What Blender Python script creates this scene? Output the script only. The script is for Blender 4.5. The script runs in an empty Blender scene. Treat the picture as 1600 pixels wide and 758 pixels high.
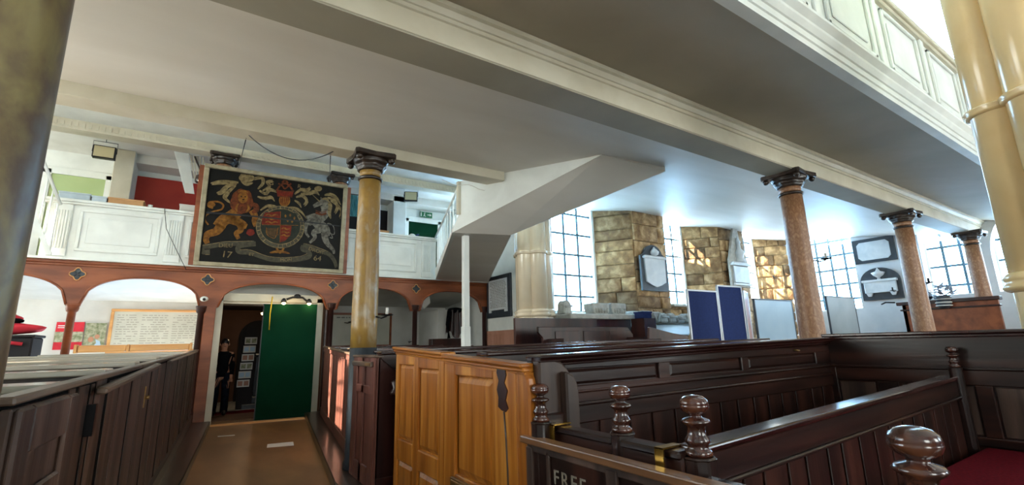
import bpy, math, random
from mathutils import Vector, Matrix
from math import sin, cos, pi, radians, sqrt
D = bpy.data; SC = bpy.context.scene; COL = SC.collection
random.seed(7)

# ------------------------------------------------------------------ camera
cam = D.cameras.new('camera'); camo = D.objects.new('camera', cam); COL.objects.link(camo)
cam.sensor_width = 36; cam.lens = 730/1600*36; cam.clip_end = 200; cam.clip_start = 0.02
yaw, pit, rol = radians(33.5), radians(12.15), radians(-1.45)
fw = Vector((sin(yaw)*cos(pit), cos(yaw)*cos(pit), sin(pit)))
rt = Vector((cos(yaw), -sin(yaw), 0)); up = rt.cross(fw)
r2 = rt*cos(rol)+up*sin(rol); u2 = -rt*sin(rol)+up*cos(rol)
M = Matrix((r2, u2, -fw)).transposed().to_4x4(); M.translation = (0, 0, 1.45)
camo.matrix_world = M
SC.camera = camo
SC.view_settings.view_transform = 'Standard'; SC.view_settings.look = 'None'
SC.view_settings.exposure = EXPOSURE = 0.35; SC.view_settings.gamma = 1
SC.view_settings.use_curve_mapping = False

# ------------------------------------------------------------------ daylight
w = D.worlds.new('sky'); SC.world = w; w.use_nodes = True
nt = w.node_tree; bgn = nt.nodes['Background']
tc = nt.nodes.new('ShaderNodeTexCoord'); pass
dp = nt.nodes.new('ShaderNodeVectorMath'); dp.operation = 'DOT_PRODUCT'; dp.inputs[1].default_value = (.6, .8, 0)
nt.links.new(tc.outputs['Generated'], dp.inputs[0])
mr = nt.nodes.new('ShaderNodeMapRange'); mr.inputs['From Min'].default_value = -0.1; mr.inputs['From Max'].default_value = 0.5
nt.links.new(dp.outputs['Value'], mr.inputs['Value'])
mx = nt.nodes.new('ShaderNodeMix'); mx.data_type = 'RGBA'
mx.inputs[6].default_value = (0.96, 1.0, 0.95, 1); mx.inputs[7].default_value = (0.80, 1.45, 2.15, 1)
nt.links.new(mr.outputs[0], mx.inputs[0]); nt.links.new(mx.outputs[2], bgn.inputs[0])
bgn.inputs[1].default_value = 11.0
sun = D.lights.new('sun', 'SUN'); sun.energy = 45; sun.angle = radians(0.6); sun.color = (1, .86, .66)
suno = D.objects.new('sun', sun); COL.objects.link(suno)
suno.rotation_euler = Vector((.80, -.33, -.46)).to_track_quat('-Z', 'Y').to_euler()
suno.location = (-6, 12, 7)
def portal(c, n, sx_, sy_):
    l = D.lights.new('window_daylight', 'AREA'); l.shape = 'RECTANGLE'; l.size = sx_; l.size_y = sy_
    l.energy = 1; l.cycles.is_portal = True
    o = D.objects.new('window_daylight', l); COL.objects.link(o); o.location = c
    o.rotation_euler = Vector(n).to_track_quat('-Z', 'Z').to_euler()

# ------------------------------------------------------------------ materials
def lin(c):
    if isinstance(c, str):
        c = [int(c[i:i+2], 16)/255 for i in (0, 2, 4)]
    return tuple((v/12.92 if v <= .04045 else ((v+.055)/1.055)**2.4) for v in c)+(1,)
MATS = {}
def mat(name, c1, c2=None, rough=.6, scale=3., stretch=(1, 1, 1), bump=0., detail=6, metal=0., emit=0., coat=0., lo=.35, hi=.65, spec=.5, c3=None, bscale=None, attr=False):
    m = D.materials.new(name); m.use_nodes = True; n = m.node_tree; b = n.nodes['Principled BSDF']
    a = lin(c1); e = lin(c2) if c2 else a
    b.inputs['Roughness'].default_value = rough; b.inputs['Metallic'].default_value = metal
    b.inputs['Coat Weight'].default_value = coat; b.inputs['Coat Roughness'].default_value = .12
    b.inputs['Specular IOR Level'].default_value = spec
    b.inputs['Base Color'].default_value = a
    if emit:
        b.inputs['Emission Color'].default_value = a; b.inputs['Emission Strength'].default_value = emit
    if c2 or bump:
        t = n.nodes.new('ShaderNodeTexCoord'); mp = n.nodes.new('ShaderNodeMapping'); mp.inputs['Scale'].default_value = stretch
        n.links.new(t.outputs['Object'], mp.inputs[0])
        nz = n.nodes.new('ShaderNodeTexNoise'); nz.inputs['Scale'].default_value = scale; nz.inputs['Detail'].default_value = detail
        nz.inputs['Distortion'].default_value = .3
        n.links.new(mp.outputs[0], nz.inputs['Vector'])
        if c2:
            r = n.nodes.new('ShaderNodeValToRGB'); r.color_ramp.elements[0].position = lo; r.color_ramp.elements[1].position = hi
            r.color_ramp.elements[0].color = a; r.color_ramp.elements[1].color = e
            if c3:
                q = r.color_ramp.elements.new((lo+hi)/2); q.color = lin(c3)
            n.links.new(nz.outputs['Fac'], r.inputs[0])
            src = r.outputs[0]
            if attr:
                at = n.nodes.new('ShaderNodeAttribute'); at.attribute_name = 'tone'
                r2_ = n.nodes.new('ShaderNodeValToRGB'); el = r2_.color_ramp.elements
                el[0].position = 0; el[0].color = (.42, .40, .40, 1); el[1].position = 1; el[1].color = (1.3, 1.24, 1.12, 1)
                k = el.new(.45); k.color = (.92, .86, .78, 1)
                n.links.new(at.outputs['Fac'], r2_.inputs[0])
                mm = n.nodes.new('ShaderNodeMix'); mm.data_type = 'RGBA'; mm.blend_type = 'MULTIPLY'; mm.inputs[0].default_value = 1
                n.links.new(src, mm.inputs[6]); n.links.new(r2_.outputs[0], mm.inputs[7]); src = mm.outputs[2]
            n.links.new(src, b.inputs['Base Color'])
        if bump:
            bp = n.nodes.new('ShaderNodeBump'); bp.inputs['Strength'].default_value = bump; bp.inputs['Distance'].default_value = .02
            if bscale:
                n2 = n.nodes.new('ShaderNodeTexNoise'); n2.inputs['Scale'].default_value = bscale; n2.inputs['Detail'].default_value = 8
                n.links.new(mp.outputs[0], n2.inputs['Vector']); n.links.new(n2.outputs['Fac'], bp.inputs['Height'])
            else:
                n.links.new(nz.outputs['Fac'], bp.inputs['Height'])
            n.links.new(bp.outputs[0], b.inputs['Normal'])
    MATS[name] = m; return m
mat('white_paint', 'e6e9e4', 'd8dbd6', .45, 2.2, bump=.05)
mat('east_plaster', 'd2d6d9', 'c4c9cd', .8, 1.6, bump=.15, bscale=9)
mat('soffit_shade', 'a59e8c', '9a9382', .65, 1.2, bump=.06)  # beam cream darkened, shade of the underside put into the colour
mat('plaster', 'dddcd6', 'cfcdc6', .75, 1.6, bump=.15, bscale=9)
mat('ceiling_plaster', 'e2ddd5', 'd6d0c6', .5, .9, stretch=(.5, 1.6, 1), bump=.12, bscale=5)
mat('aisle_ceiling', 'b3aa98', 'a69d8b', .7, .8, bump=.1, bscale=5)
mat('cream_paint', 'cfc8b4', 'c2baa4', .5, 2.5, bump=.06)
mat('pillar_cream', 'f0d29c', 'e6c48c', .22, 1.7, bump=.08, coat=.4, bscale=14)
mat('dark_oak_z', '170b08', '3a1f17', .32, 9, stretch=(1, 1, .09), bump=.18, coat=.12, c3='24120d')
mat('dark_oak_x', '170b08', '3a1f17', .32, 9, stretch=(.08, 1, 1), bump=.18, coat=.12, c3='24120d')
mat('dark_oak_y', '170b08', '3a1f17', .32, 9, stretch=(1, .08, 1), bump=.18, coat=.12, c3='24120d')
mat('worn_oak_z', '2a1d18', '5c463b', .45, 8, stretch=(1, 1, .08), bump=.35, c3='3b2a22')
mat('worn_oak_y', '33261e', '7b6453', .4, 8, stretch=(1, .08, 1), bump=.3)
mat('honey_oak_z', '87480f', 'cb8a3a', .36, 11, stretch=(1, 1, .05), bump=.3, coat=.1, c3='aa661e')
mat('honey_oak_y', '87480f', 'cb8a3a', .33, 11, stretch=(1, .05, 1), bump=.2, coat=.15, c3='aa661e')
mat('red_oak_z', '4e2a22', '734438', .42, 8, stretch=(1, 1, .07), bump=.2)
mat('pew_top_sheen', '8f8a7c', 'b3aea0', .2, 7, stretch=(.08, 1, 1), bump=.06, coat=.5)  # pale grey puts reflected light into the colour of the caps
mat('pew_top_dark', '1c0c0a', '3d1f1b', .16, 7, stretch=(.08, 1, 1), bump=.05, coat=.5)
mat('mahogany', '70371b', '985430', .42, 5, stretch=(.25, 1, 1), bump=.08)
mat('mahogany_dark', '26110e', '43211a', .35, 6, stretch=(1, 1, .12), bump=.08)
mat('light_oak', 'c98b4e', 'e0a968', .4, 5, stretch=(.12, 1, 1))
mat('floor_boards', '6f4a2b', '8f653e', .45, 2.2, stretch=(1, .35, 1), bump=.12, c3='7f5735', bscale=9)
mat('plinth_wood', '1a100c', '34221a', .28, 5, stretch=(1, .1, 1), bump=.1, coat=.3)
mat('marble_pink', 'ae8463', 'a9805f', .4, 20, stretch=(1, 1, .6), c3='8a6044', lo=.34, hi=.66, detail=8, bump=.05)
mat('marble_yellow', 'a1803f', 'a3957c', .35, 8, stretch=(1, 1, .6), c3='90703a', lo=.35, hi=.7, detail=9, bump=.05)
mat('marble_old', '75663a', '565952', .38, 6.5, stretch=(1, 1, .8), c3='4e3822', lo=.36, hi=.66, detail=12, bump=.08)
mat('capital_dark', '1c1411', '37281e', .35, 14, bump=.3, coat=.2)
mat('grey_paint', '262c32', '343b42', .4, 4)
mat('stone', '86694c', 'd0b28a', .85, 5, c3='a88860', bump=.8, bscale=22, attr=True)
mat('stone_sunny', 'c08a44', 'dfb070', .85, 7, c3='cf9c58', bump=.8, bscale=26, attr=True)
mat('mortar', '7d6a50', '9c886a', .95, 12, bump=.4)
mat('carved_stone', 'a9a59b', 'c2bfb6', .85, 9, bump=.6, bscale=30)
mat('marble_white', 'd8dadb', 'c3c8cb', .35, 4)
mat('slate', '2b3138', '3a4149', .4, 5)
mat('black', '0e0e10', None, .4)
mat('black_metal', '141416', None, .35, metal=.6)
mat('lead_bar', '5a7584', None, .5, metal=.2)
mat('brass', 'b98d3e', 'a37a33', .25, 8, metal=.9)
mat('brass_dull', '8f6c3a', '6c4d2a', .35, 10, metal=.5)
mat('rail_brown', '5c3a22', '8a6240', .35, 10, stretch=(1, .1, 1), coat=.3)
mat('bounce_floor', 'a8a092', 'b8b0a2', .8, 2)  # hidden floors made pale to bounce light up to the ceilings
mat('pillar_pale', 'efdfc4', 'e6d2b0', .22, 1.7, bump=.06, coat=.4, bscale=14)
mat('finial_wood', '2c160e', '5e3522', .22, 12, bump=.12, coat=.5, c3='40211a')
mat('slot_shade', '070606', None, .95, spec=.1)
mat('gold', 'b08a3a', '8a6728', .4, 10)
mat('red_carpet', '4c0410', '5e0714', 1., 60, bump=.3, spec=.1)
mat('red_wall', '9a2418', 'a83020', .6, 2)
mat('green_panel', '042a1a', '06301e', .95, 2, spec=.1)
mat('green_glass', '9bb07a', 'b0c08a', .4, 1)
mat('navy_felt', '13275c', '182d66', .9, 30)
mat('blue_white', 'a9c6dc', 'b9d2e4', .3, 1.5)
mat('grey_board', '9ba5a8', 'aab3b5', .5, 1.5)
mat('pinkwood', 'a97862', 'b98874', .5, 5, stretch=(1, 1, .1))
mat('alu', 'c6cacf', None, .35, metal=.5)
mat('cardboard', 'b98a5c', 'c89a6a', .8, 3)
mat('plastic_clear', 'c3d0d8', 'b3c2cc', .2, 6)
mat('teal_cloth', '4f9aa0', '7fbfc2', .8, 5, stretch=(6, 1, 1))
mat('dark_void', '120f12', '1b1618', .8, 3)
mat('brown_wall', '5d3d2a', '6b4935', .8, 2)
mat('cardwhite', 'd9d6cf', None, .7)
mat('red_cloth', 'c01f30', 'd8303f', .8, 4)
mat('noticeboard', 'c4c3b4', 'cfcdbf', .5, 3)
mat('ink', '6d6a60', None, .7)
mat('ink_faint', '9f9c90', None, .7)
mat('exit_green', '1c6a44', None, .5)
mat('yellow', 'e0b81c', None, .6)
mat('poster_green', '6f7a54', 'b8b49a', .6, 14)
mat('denim', '10141e', '1a2130', .95, 20, spec=.1)
mat('dark_coat', '0a0b0f', '101216', .95, 10, spec=.1)
mat('skin', 'c08a6c', None, .6)
mat('lens', 'c9bd96', None, .2)
mat('lamp_warm', 'ffd48a', None, .5, emit=25)
mat('lamp_white', 'fff4e0', None, .5, emit=6)
mat('foliage_grey', '8a8f96', 'a9aab4', .8, 12)
mat('paint_black', '0d0b09', '120f0c', .6, 6, spec=.2)
mat('p_gold', '8a5c1e', '5e3812', .6, 14, spec=.2)
mat('p_orange', '6e3517', '42200f', .6, 14, spec=.2)
mat('p_cream', '8d7a54', '5c4e34', .6, 14, spec=.2)
mat('p_grey', '7b766a', '47433c', .6, 14, spec=.2)
mat('p_red', '74210f', '52170f', .6, 14, spec=.2)
mat('p_green', '1f231d', '2a2e24', .6, 14, spec=.2)
mat('p_ribbon', '4c4738', '39352a', .6, 14, spec=.2)
mat('frame_gilt', '8f846a', 'a89c80', .45, 8)
mat('letter_paint', '7f786a', None, .7)
def glassmat():
    m = D.materials.new('window_glass'); m.use_nodes = True; n = m.node_tree; n.nodes.clear()
    o = n.nodes.new('ShaderNodeOutputMaterial'); t = n.nodes.new('ShaderNodeBsdfTransparent'); g = n.nodes.new('ShaderNodeBsdfGlossy')
    g.inputs['Roughness'].default_value = .05; x = n.nodes.new('ShaderNodeMixShader'); x.inputs[0].default_value = .06
    n.links.new(t.outputs[0], x.inputs[1]); n.links.new(g.outputs[0], x.inputs[2]); n.links.new(x.outputs[0], o.inputs[0])
    MATS['window_glass'] = m
glassmat()

# ------------------------------------------------------------------ mesh helper
class Fr:                                   # local frame: u along, n = left normal, z up
    def __init__(s, x, y, ang=0., z=0.):
        s.o = Vector((x, y, z)); s.u = Vector((cos(ang), sin(ang), 0)); s.n = Vector((-sin(ang), cos(ang), 0))
    def p(s, u, n, z): return s.o+s.u*u+s.n*n+Vector((0, 0, z))
def fr2(a, b, z=0.):
    return Fr(a[0], a[1], math.atan2(b[1]-a[1], b[0]-a[0]), z), math.hypot(b[0]-a[0], b[1]-a[1])
W0 = Fr(0, 0)
class G:
    def __init__(s, f=None): s.v = []; s.f = []; s.fr = f or W0; s.tone = []; s.smooth = []
    def pt(s, p):
        p = s.fr.p(*p); s.v.append(p); return len(s.v)-1
    def face(s, idx, sm=False, tone=.5): s.f.append(idx); s.smooth.append(sm); s.tone.append(tone)
    def box(s, u0, u1, n0, n1, z0, z1, tone=.5, ch=0.):
        if ch:
            return s.hull8([(u, n, z) for z in (z0, z1) for n in (n0, n1) for u in (u0, u1)], tone)
        i = [s.pt((u, n, z)) for z in (z0, z1) for n in (n0, n1) for u in (u0, u1)]
        for q in ((0, 2, 3, 1), (4, 5, 7, 6), (0, 1, 5, 4), (2, 6, 7, 3), (0, 4, 6, 2), (1, 3, 7, 5)):
            s.face([i[k] for k in q], False, tone)
        return s
    def hull8(s, P, tone=.5):
        i = [s.pt(p) for p in P]
        for q in ((0, 2, 3, 1), (4, 5, 7, 6), (0, 1, 5, 4), (2, 6, 7, 3), (0, 4, 6, 2), (1, 3, 7, 5)):
            s.face([i[k] for k in q], False, tone)
        return s
    def quad(s, *P, tone=.5):
        s.face([s.pt(p) for p in P], False, tone); return s
    def prism(s, P, d, caps=True):          # polygon P extruded by vector d (local coords)
        n = len(P); a = [s.pt(p) for p in P]; b = [s.pt((p[0]+d[0], p[1]+d[1], p[2]+d[2])) for p in P]
        for k in range(n): s.face([a[k], a[(k+1) % n], b[(k+1) % n], b[k]])
        if caps: s.face(a[::-1]); s.face(b)
        return s
    def lathe(s, prof, c=(0, 0, 0), seg=24, fn=None, sm=True):
        rings = []
        for r, z in prof:
            ring = []
            for k in range(seg):
                a = 2*pi*k/seg; rr = r*(fn(a, z) if fn else 1)
                ring.append(s.pt((c[0]+rr*cos(a), c[1]+rr*sin(a), c[2]+z)))
            rings.append(ring)
        for i in range(len(rings)-1):
            for k in range(seg):
                s.face([rings[i][k], rings[i][(k+1) % seg], rings[i+1][(k+1) % seg], rings[i+1][k]], sm)
        s.face(rings[0][::-1]); s.face(rings[-1]); return s
    def tube(s, P, r, seg=8, sm=True):
        P = [Vector(p) for p in P]; rings = []
        for i, p in enumerate(P):
            t = (P[min(i+1, len(P)-1)]-P[max(i-1, 0)]).normalized()
            a = t.cross(Vector((0, 0, 1)));
            if a.length < 1e-3: a = t.cross(Vector((1, 0, 0)))
            a.normalize(); b = t.cross(a); rr = r[i] if isinstance(r, (list, tuple)) else r
            rings.append([s.pt(tuple(p+a*rr*cos(2*pi*k/seg)+b*rr*sin(2*pi*k/seg))) for k in range(seg)])
        for i in range(len(rings)-1):
            for k in range(seg): s.face([rings[i][k], rings[i][(k+1) % seg], rings[i+1][(k+1) % seg], rings[i+1][k]], sm)
        s.face(rings[0][::-1]); s.face(rings[-1]); return s
    def ellipsoid(s, c, r, seg=16, rg=10, fn=None):
        prof = [(max(sin(pi*i/rg), .001), -cos(pi*i/rg)) for i in range(rg+1)]
        rings = []
        for q, z in prof:
            rings.append([s.pt((c[0]+r[0]*q*cos(2*pi*k/seg)*(fn(k, z) if fn else 1), c[1]+r[1]*q*sin(2*pi*k/seg)*(fn(k, z) if fn else 1), c[2]+r[2]*z)) for k in range(seg)])
        for i in range(rg):
            for k in range(seg): s.face([rings[i][k], rings[i][(k+1) % seg], rings[i+1][(k+1) % seg], rings[i+1][k]], True)
        return s
def base_of(vs):
    xs = [v.x for v in vs]; ys = [v.y for v in vs]; zs = [v.z for v in vs]
    return Vector(((min(xs)+max(xs))/2, (min(ys)+max(ys))/2, min(zs)))
def wloc(o):
    l = Vector(o.location)
    while o.parent: o = o.parent; l += o.location
    return l
def tag(o, label=None, cat=None, group=None, kind=None):
    if label: o['label'] = label
    if cat: o['category'] = cat
    if group: o['group'] = group
    if kind: o['kind'] = kind
    return o
def ob(name, g, m, parent=None, bevel=0., label=None, cat=None, group=None, kind=None, seg=1):
    me = D.meshes.new(name)
    b = base_of(g.v); pl = wloc(parent) if parent else Vector((0, 0, 0))
    me.from_pydata([v-b for v in g.v], [], g.f); me.materials.append(MATS[m])
    for i, p in enumerate(me.polygons): p.use_smooth = g.smooth[i]
    if len(set(g.tone)) > 1:
        at = me.attributes.new('tone', 'FLOAT', 'FACE')
        at.data.foreach_set('value', g.tone)
    me.update()
    o = D.objects.new(name, me); COL.objects.link(o)
    o.location = b-pl
    if parent: o.parent = parent
    if bevel:
        mo = o.modifiers.new('Bevel', 'BEVEL'); mo.width = bevel; mo.segments = seg; mo.limit_method = 'ANGLE'; mo.angle_limit = radians(40)
    return tag(o, label, cat, group, kind)
def thing(name, loc, label, cat, group=None):
    o = D.objects.new(name, None); COL.objects.link(o); o.location = loc; o.empty_display_size = .1
    return tag(o, label, cat, group)
def struct(name, g, m, parent=None, bevel=0.):
    return ob(name, g, m, parent, bevel, kind=None if parent else 'structure')
def copy_tree(o, parent=None):
    c = o.copy(); COL.objects.link(c); c.parent = parent
    for ch in [x for x in D.objects if x.parent == o]: copy_tree(ch, c)
    return c
def text(name, s, m, parent, origin, u, upv, size, off=.003, label=None, align='LEFT', sp=1.):
    cu = D.curves.new('lettering', 'FONT'); cu.space_character = sp; cu.body = s; cu.size = size; cu.extrude = .0015; cu.align_x = align
    to = D.objects.new('lettering', cu); COL.objects.link(to)
    bpy.context.view_layer.update()
    me = D.meshes.new_from_object(to.evaluated_get(bpy.context.evaluated_depsgraph_get()))
    D.objects.remove(to)
    u = Vector(u).normalized(); upv = Vector(upv).normalized(); n = u.cross(upv); O = Vector(origin)+n*off
    g = G(); g.v = [O+u*v.co.x+upv*v.co.y+n*v.co.z for v in me.vertices]
    for p in me.polygons: g.face(list(p.vertices))
    D.meshes.remove(me)
    return ob(name, g, m, parent, label=label)
# ================================================================== THE SETTING
def ceil_z(x, y):
    s = min(max((x-4.5)/2.5, 0), 1); return 4.0+max(0, y-3.5)*.15*s
g = G(); g.box(-.9, 2.6, -6, 12.0, -.1, 0.); struct('floor', g, 'floor_boards')
g = G(); g.box(2.6, 16.5, 4, 14.2, -.1, -.001); struct('trim_1', g, 'bounce_floor')
g = G(); g.box(2.6, 16.5, -6, 4, -.1, -.001); struct('trim_23', g, 'plinth_wood')
g = G(); g.box(-5, -.9, -6, 14, -.1, -.001); struct('trim_2', g, 'bounce_floor')
# nave shell
g = G()
for a, b in ((-5, -2), (.5, 4.5), (7, 11), (13.5, 16.5)): g.box(a, b, -6.2, -6, 0, 6.6)
g.box(-3, 14.5, -6.2, -6, 0, 1.6); g.box(-3, 14.5, -6.2, -6, 4.4, 6.6)
struct('wall_south', g, 'plaster')
for c, wd in ((-.75, 2.5), (5.75, 2.5), (12.25, 2.5)): portal((c, -6.1, 3.0), (0, 1, 0), wd, 2.8)
g = G()     # west wall: unseen openings, most added to light ceilings and gallery front
ww = [(9.95, 10.9, 4.15, 5.3), (11.8, 13.4, 1.4, 2.7), (11.9, 13.3, 4.3, 5.6), (4.3, 5.95, 1.6, 3.8), (6.15, 8.1, 1.6, 3.8), (6.2, 8.1, 5.2, 5.8), (8.9, 9.75, 5.1, 5.75)]
g.box(-5.2, -5, -6, 4.3, 0, 6.6); g.box(-5.2, -5, 4.3, 8.1, 0, 1.6); g.box(-5.2, -5, 4.3, 8.1, 3.8, 5.2); g.box(-5.2, -5, 4.3, 6.2, 5.2, 6.6); g.box(-5.2, -5, 6.2, 8.1, 5.8, 6.6); g.box(-5.2, -5, 5.95, 6.15, 1.6, 3.8); g.box(-5.2, -5, 8.1, 8.2, 0, 6.6); g.box(-5.2, -5, 8.2, 8.9, 0, 6.6); g.box(-5.2, -5, 8.9, 9.75, 0, 5.1); g.box(-5.2, -5, 8.9, 9.75, 5.75, 6.6); g.box(-5.2, -5, 9.75, 9.95, 0, 6.6); g.box(-5.2, -5, 9.95, 10.9, 0, 4.15); g.box(-5.2, -5, 9.95, 10.9, 5.3, 6.6)
g.box(-5.2, -5, 10.9, 11.8, 0, 6.6); g.box(-5.2, -5, 11.8, 13.4, 0, 1.4); g.box(-5.2, -5, 11.8, 13.4, 2.7, 4.3); g.box(-5.2, -5, 11.8, 13.4, 5.6, 6.6); g.box(-5.2, -5, 13.4, 14.4, 0, 6.6)
struct('wall_west', g, 'plaster')
for y0, y1, z0, z1 in ww: portal((-5.1, (y0+y1)/2, (z0+z1)/2), (1, 0, 0), y1-y0, z1-z0)
def unseen_west_window(n, y0, y1, z0, z1, k, j):
    g = G()
    for i in range(k+1):
        y = y0+(y1-y0)*i/k; g.box(-5.12, -5.08, y-.015, y+.015, z0, z1)
    for i in range(j+1):
        z = z0+(z1-z0)*i/j; g.box(-5.12, -5.08, y0, y1, z-.015, z+.015)
    o = struct('window_%d' % n, g, 'white_paint')  # out of view, though numbered with the visible windows
    g = G().box(-5.102, -5.098, y0, y1, z0, z1); ob('pane', g, 'window_glass', o)
for i, (a, b, c, d) in enumerate(ww): unseen_west_window(7+i, a, b, c, d, 7 if i == 0 else 4, 3)
# roof of the nave and galleries, with a rooflight above the right gallery
g = G(); g.box(-5, 5, -6, 5.9, 6.6, 6.7); g.box(5, 13, -6, 1.6, 6.6, 6.7); g.box(5, 13, 3.4, 5.9, 6.6, 6.7); g.box(13, 16.6, -6, 9, 6.6, 6.7)
struct('ceiling_nave', g, 'white_paint'); portal((9, 2.5, 6.65), (0, 0, -1), 8, 1.8)
g = G().box(-5, 8, 5.7, 11.75, 5.85, 5.95); struct('ceiling_well', g, 'white_paint')
g = G().box(-5, 6.7, 11.75, 14.1, 5.95, 6.05); struct('ceiling_west_gallery', g, 'plaster')
# west gallery beam above its columns, with dentils
g = G().box(-5, 6.6, 11.45, 11.75, 5.66, 5.85)
for i in range(110): g.box(-4.6+.1*i, -4.54+.1*i, 11.435, 11.45, 5.71, 5.80)
struct('trim_3', g, 'cream_paint')
# ceilings
g = G()
xs = [-5, -2, 0, 2, 3.7]; P = [(-5, 3.45), (3.66, 3.45), (3.66, 5.75), (-5, 5.75)]
g.prism([(x, y, 4.0) for x, y in P], (0, 0, .12))
NX, NY = 20, 12
idx = {}
for i in range(NX+1):
    for j in range(NY+1):
        x = 3.66+(16.6-3.66)*i/NX; y = 3.45+(8.9-3.45)*j/NY
        if x < 4.2 and y > 5.9: pass
        idx[i, j] = g.pt((x, y, ceil_z(x, y)))
for i in range(NX):
    for j in range(NY):
        x = 3.66+(16.6-3.66)*(i+.5)/NX; y = 3.45+(8.9-3.45)*(j+.5)/NY
        if x < 5.2 and y > 5.95: continue
        g.face([idx[i, j], idx[i, j+1], idx[i+1, j+1], idx[i+1, j]], True)
struct('ceiling', g, 'ceiling_plaster')
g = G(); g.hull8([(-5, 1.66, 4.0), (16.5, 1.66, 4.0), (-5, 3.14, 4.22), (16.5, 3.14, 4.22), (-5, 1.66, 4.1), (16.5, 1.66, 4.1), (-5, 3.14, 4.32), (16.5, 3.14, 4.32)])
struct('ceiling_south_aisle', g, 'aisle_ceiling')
# the long beam (soffit 3.86) with its stepped moulding towards the nave
g = G(); g.box(-5, 16.5, 3.12, 3.5, 3.86, 4.3)
struct('trim_4', g, 'cream_paint', bevel=.004)
g = G().box(-5, 16.5, 3.13, 3.5, 3.845, 3.861); struct('trim_22', g, 'soffit_shade')  # thin sheet that colours the beam's underside as shaded
g = G(); g.prism([(-5, 3.12, 4.06), (-5, 3.10, 4.065), (-5, 3.10, 4.10), (-5, 3.085, 4.105), (-5, 3.06, 4.15), (-5, 3.03, 4.16), (-5, 3.03, 4.21), (-5, 3.12, 4.21)], (21.5, 0, 0))
struct('trim_5', g, 'cream_paint')
g = G(); g.box(-5, 3.64, 5.66, 5.95, 3.86, 4.01); struct('trim_6', g, 'cream_paint', bevel=.005)
g = G(); g.box(-5, 3.62, 5.66, 5.72, 4.12, 5.84); struct('trim_7', g, 'plaster')
# right-hand gallery front
gf = thing('gallery_front', (8, 1.6, 4.0), 'white panelled gallery front with stepped cornice, high at the upper right', 'gallery front')
Y = 1.63
g = G(); g.prism([(-5, Y+.1, 3.99), (-5, Y, 3.99), (-5, Y, 4.05), (-5, Y-.015, 4.055), (-5, Y-.015, 4.12), (-5, Y-.03, 4.125), (-5, Y-.06, 4.17), (-5, Y-.06, 4.2), (-5, Y-.11, 4.24), (-5, Y-.11, 4.27), (-5, Y+.1, 4.29)], (21.5, 0, 0))
ob('cornice', g, 'white_paint', gf)
g = G().box(-5, 16.5, Y, Y+.06, 4.29, 5.35)
x = -4.6
while x < 16:
    for a, b, c, d in ((x, x+.05, 4.42, 5.25), (x+1.1, x+1.15, 4.42, 5.25), (x, x+1.15, 4.42, 4.46), (x, x+1.15, 5.21, 5.25)):
        g.box(a, b, Y-.03, Y, c, d)
    g.box(x+.16, x+.99, Y-.015, Y, 4.56, 5.11)
    g.box(x+1.30, x+1.42, Y-.03, Y, 4.29, 5.35)
    x += 1.57
ob('panelling', g, 'white_paint', gf, bevel=.008)
g = G().box(-5, 16.5, Y-.08, Y+.12, 5.35, 5.43); g.box(-5, 16.5, Y-.05, Y+.08, 5.30, 5.35); ob('top_rail', g, 'cream_paint', gf, bevel=.01)

# stone transept wall --------------------------------------------------
def stone_face(name, a, b, z0, z1, thick=.12, seed=1, m='stone', hmin=.26, hmax=.46, out=1, top=None):
    rnd = random.Random(seed); f, L = fr2(a, b); f.o = f.o+f.n*.15; g = G(f); z = z0
    while z < z1:
        h = rnd.uniform(hmin, hmax); 
        if z+h > z1-.08: h = z1-z
        u = 0.
        while u < L:
            wd = rnd.uniform(.32, 1.05)
            if L-u-wd < .15: wd = L-u
            pr = rnd.uniform(0, .045); t = rnd.random(); e = .008; k = rnd.uniform(.012, .022)
            u0, u1, a0, a1 = u+e, u+wd-e, z+e, z+h-e
            if top: a1 = min(a1, z1)
            n0 = -thick; n1 = -(thick+.03+pr)     # face towards -n
            jj = lambda: rnd.uniform(-.012, .012)
            P = [(u0, n0, a0), (u1, n0, a0), (u0, n0, a1), (u1, n0, a1)]
            B = [g.pt((p[0]+jj(), -thick+.05, p[2]+jj())) for p in P]
            Mi = [g.pt((p[0], n1+k, p[2])) for p in P]
            F = [g.pt(((u0+u1)/2+(p[0]-(u0+u1)/2)*.93+jj(), n1+jj()*.6, (a0+a1)/2+(p[2]-(a0+a1)/2)*.86+jj())) for p in P]
            C = g.pt(((u0+u1)/2+jj()*3, n1-rnd.uniform(0, .014), (a0+a1)/2+jj()*2))
            for q in ((0, 1), (1, 3), (3, 2), (2, 0)):
                g.face([B[q[0]], B[q[1]], Mi[q[1]], Mi[q[0]]], False, t)
                g.face([Mi[q[0]], Mi[q[1]], F[q[1]], F[q[0]]], False, t)
                g.face([F[q[0]], F[q[1]], C], True, t)
            u += wd
        z += h
    o = struct(name, g, m)
    g = G(f).box(0, L, -thick, .02, z0, z1); ob('mortar_bed', g, 'mortar', o)
    return o
WY, GY = 7.87, 8.77
zt = 5.1
wl = [('wall_north', (5.9, WY), (6.2, WY), 1), ('wall_north_splay', (8.30, GY-.05), (8.84, WY), 2), ('wall_north_pier', (8.84, WY), (10.03, WY), 3),
      ('wall_north_reveal', (11.9, GY-.05), (12.5, WY), 4), ('wall_north_pier_east', (12.5, WY), (13.8, WY), 5), ('wall_north_splay_east', (15.75, GY-.05), (16.6, WY), 6)]
for n, a, b, s in wl: stone_face(n, (a[0], a[1]+.0), (b[0], b[1]), 0, zt, seed=s*7, m='stone')
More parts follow.
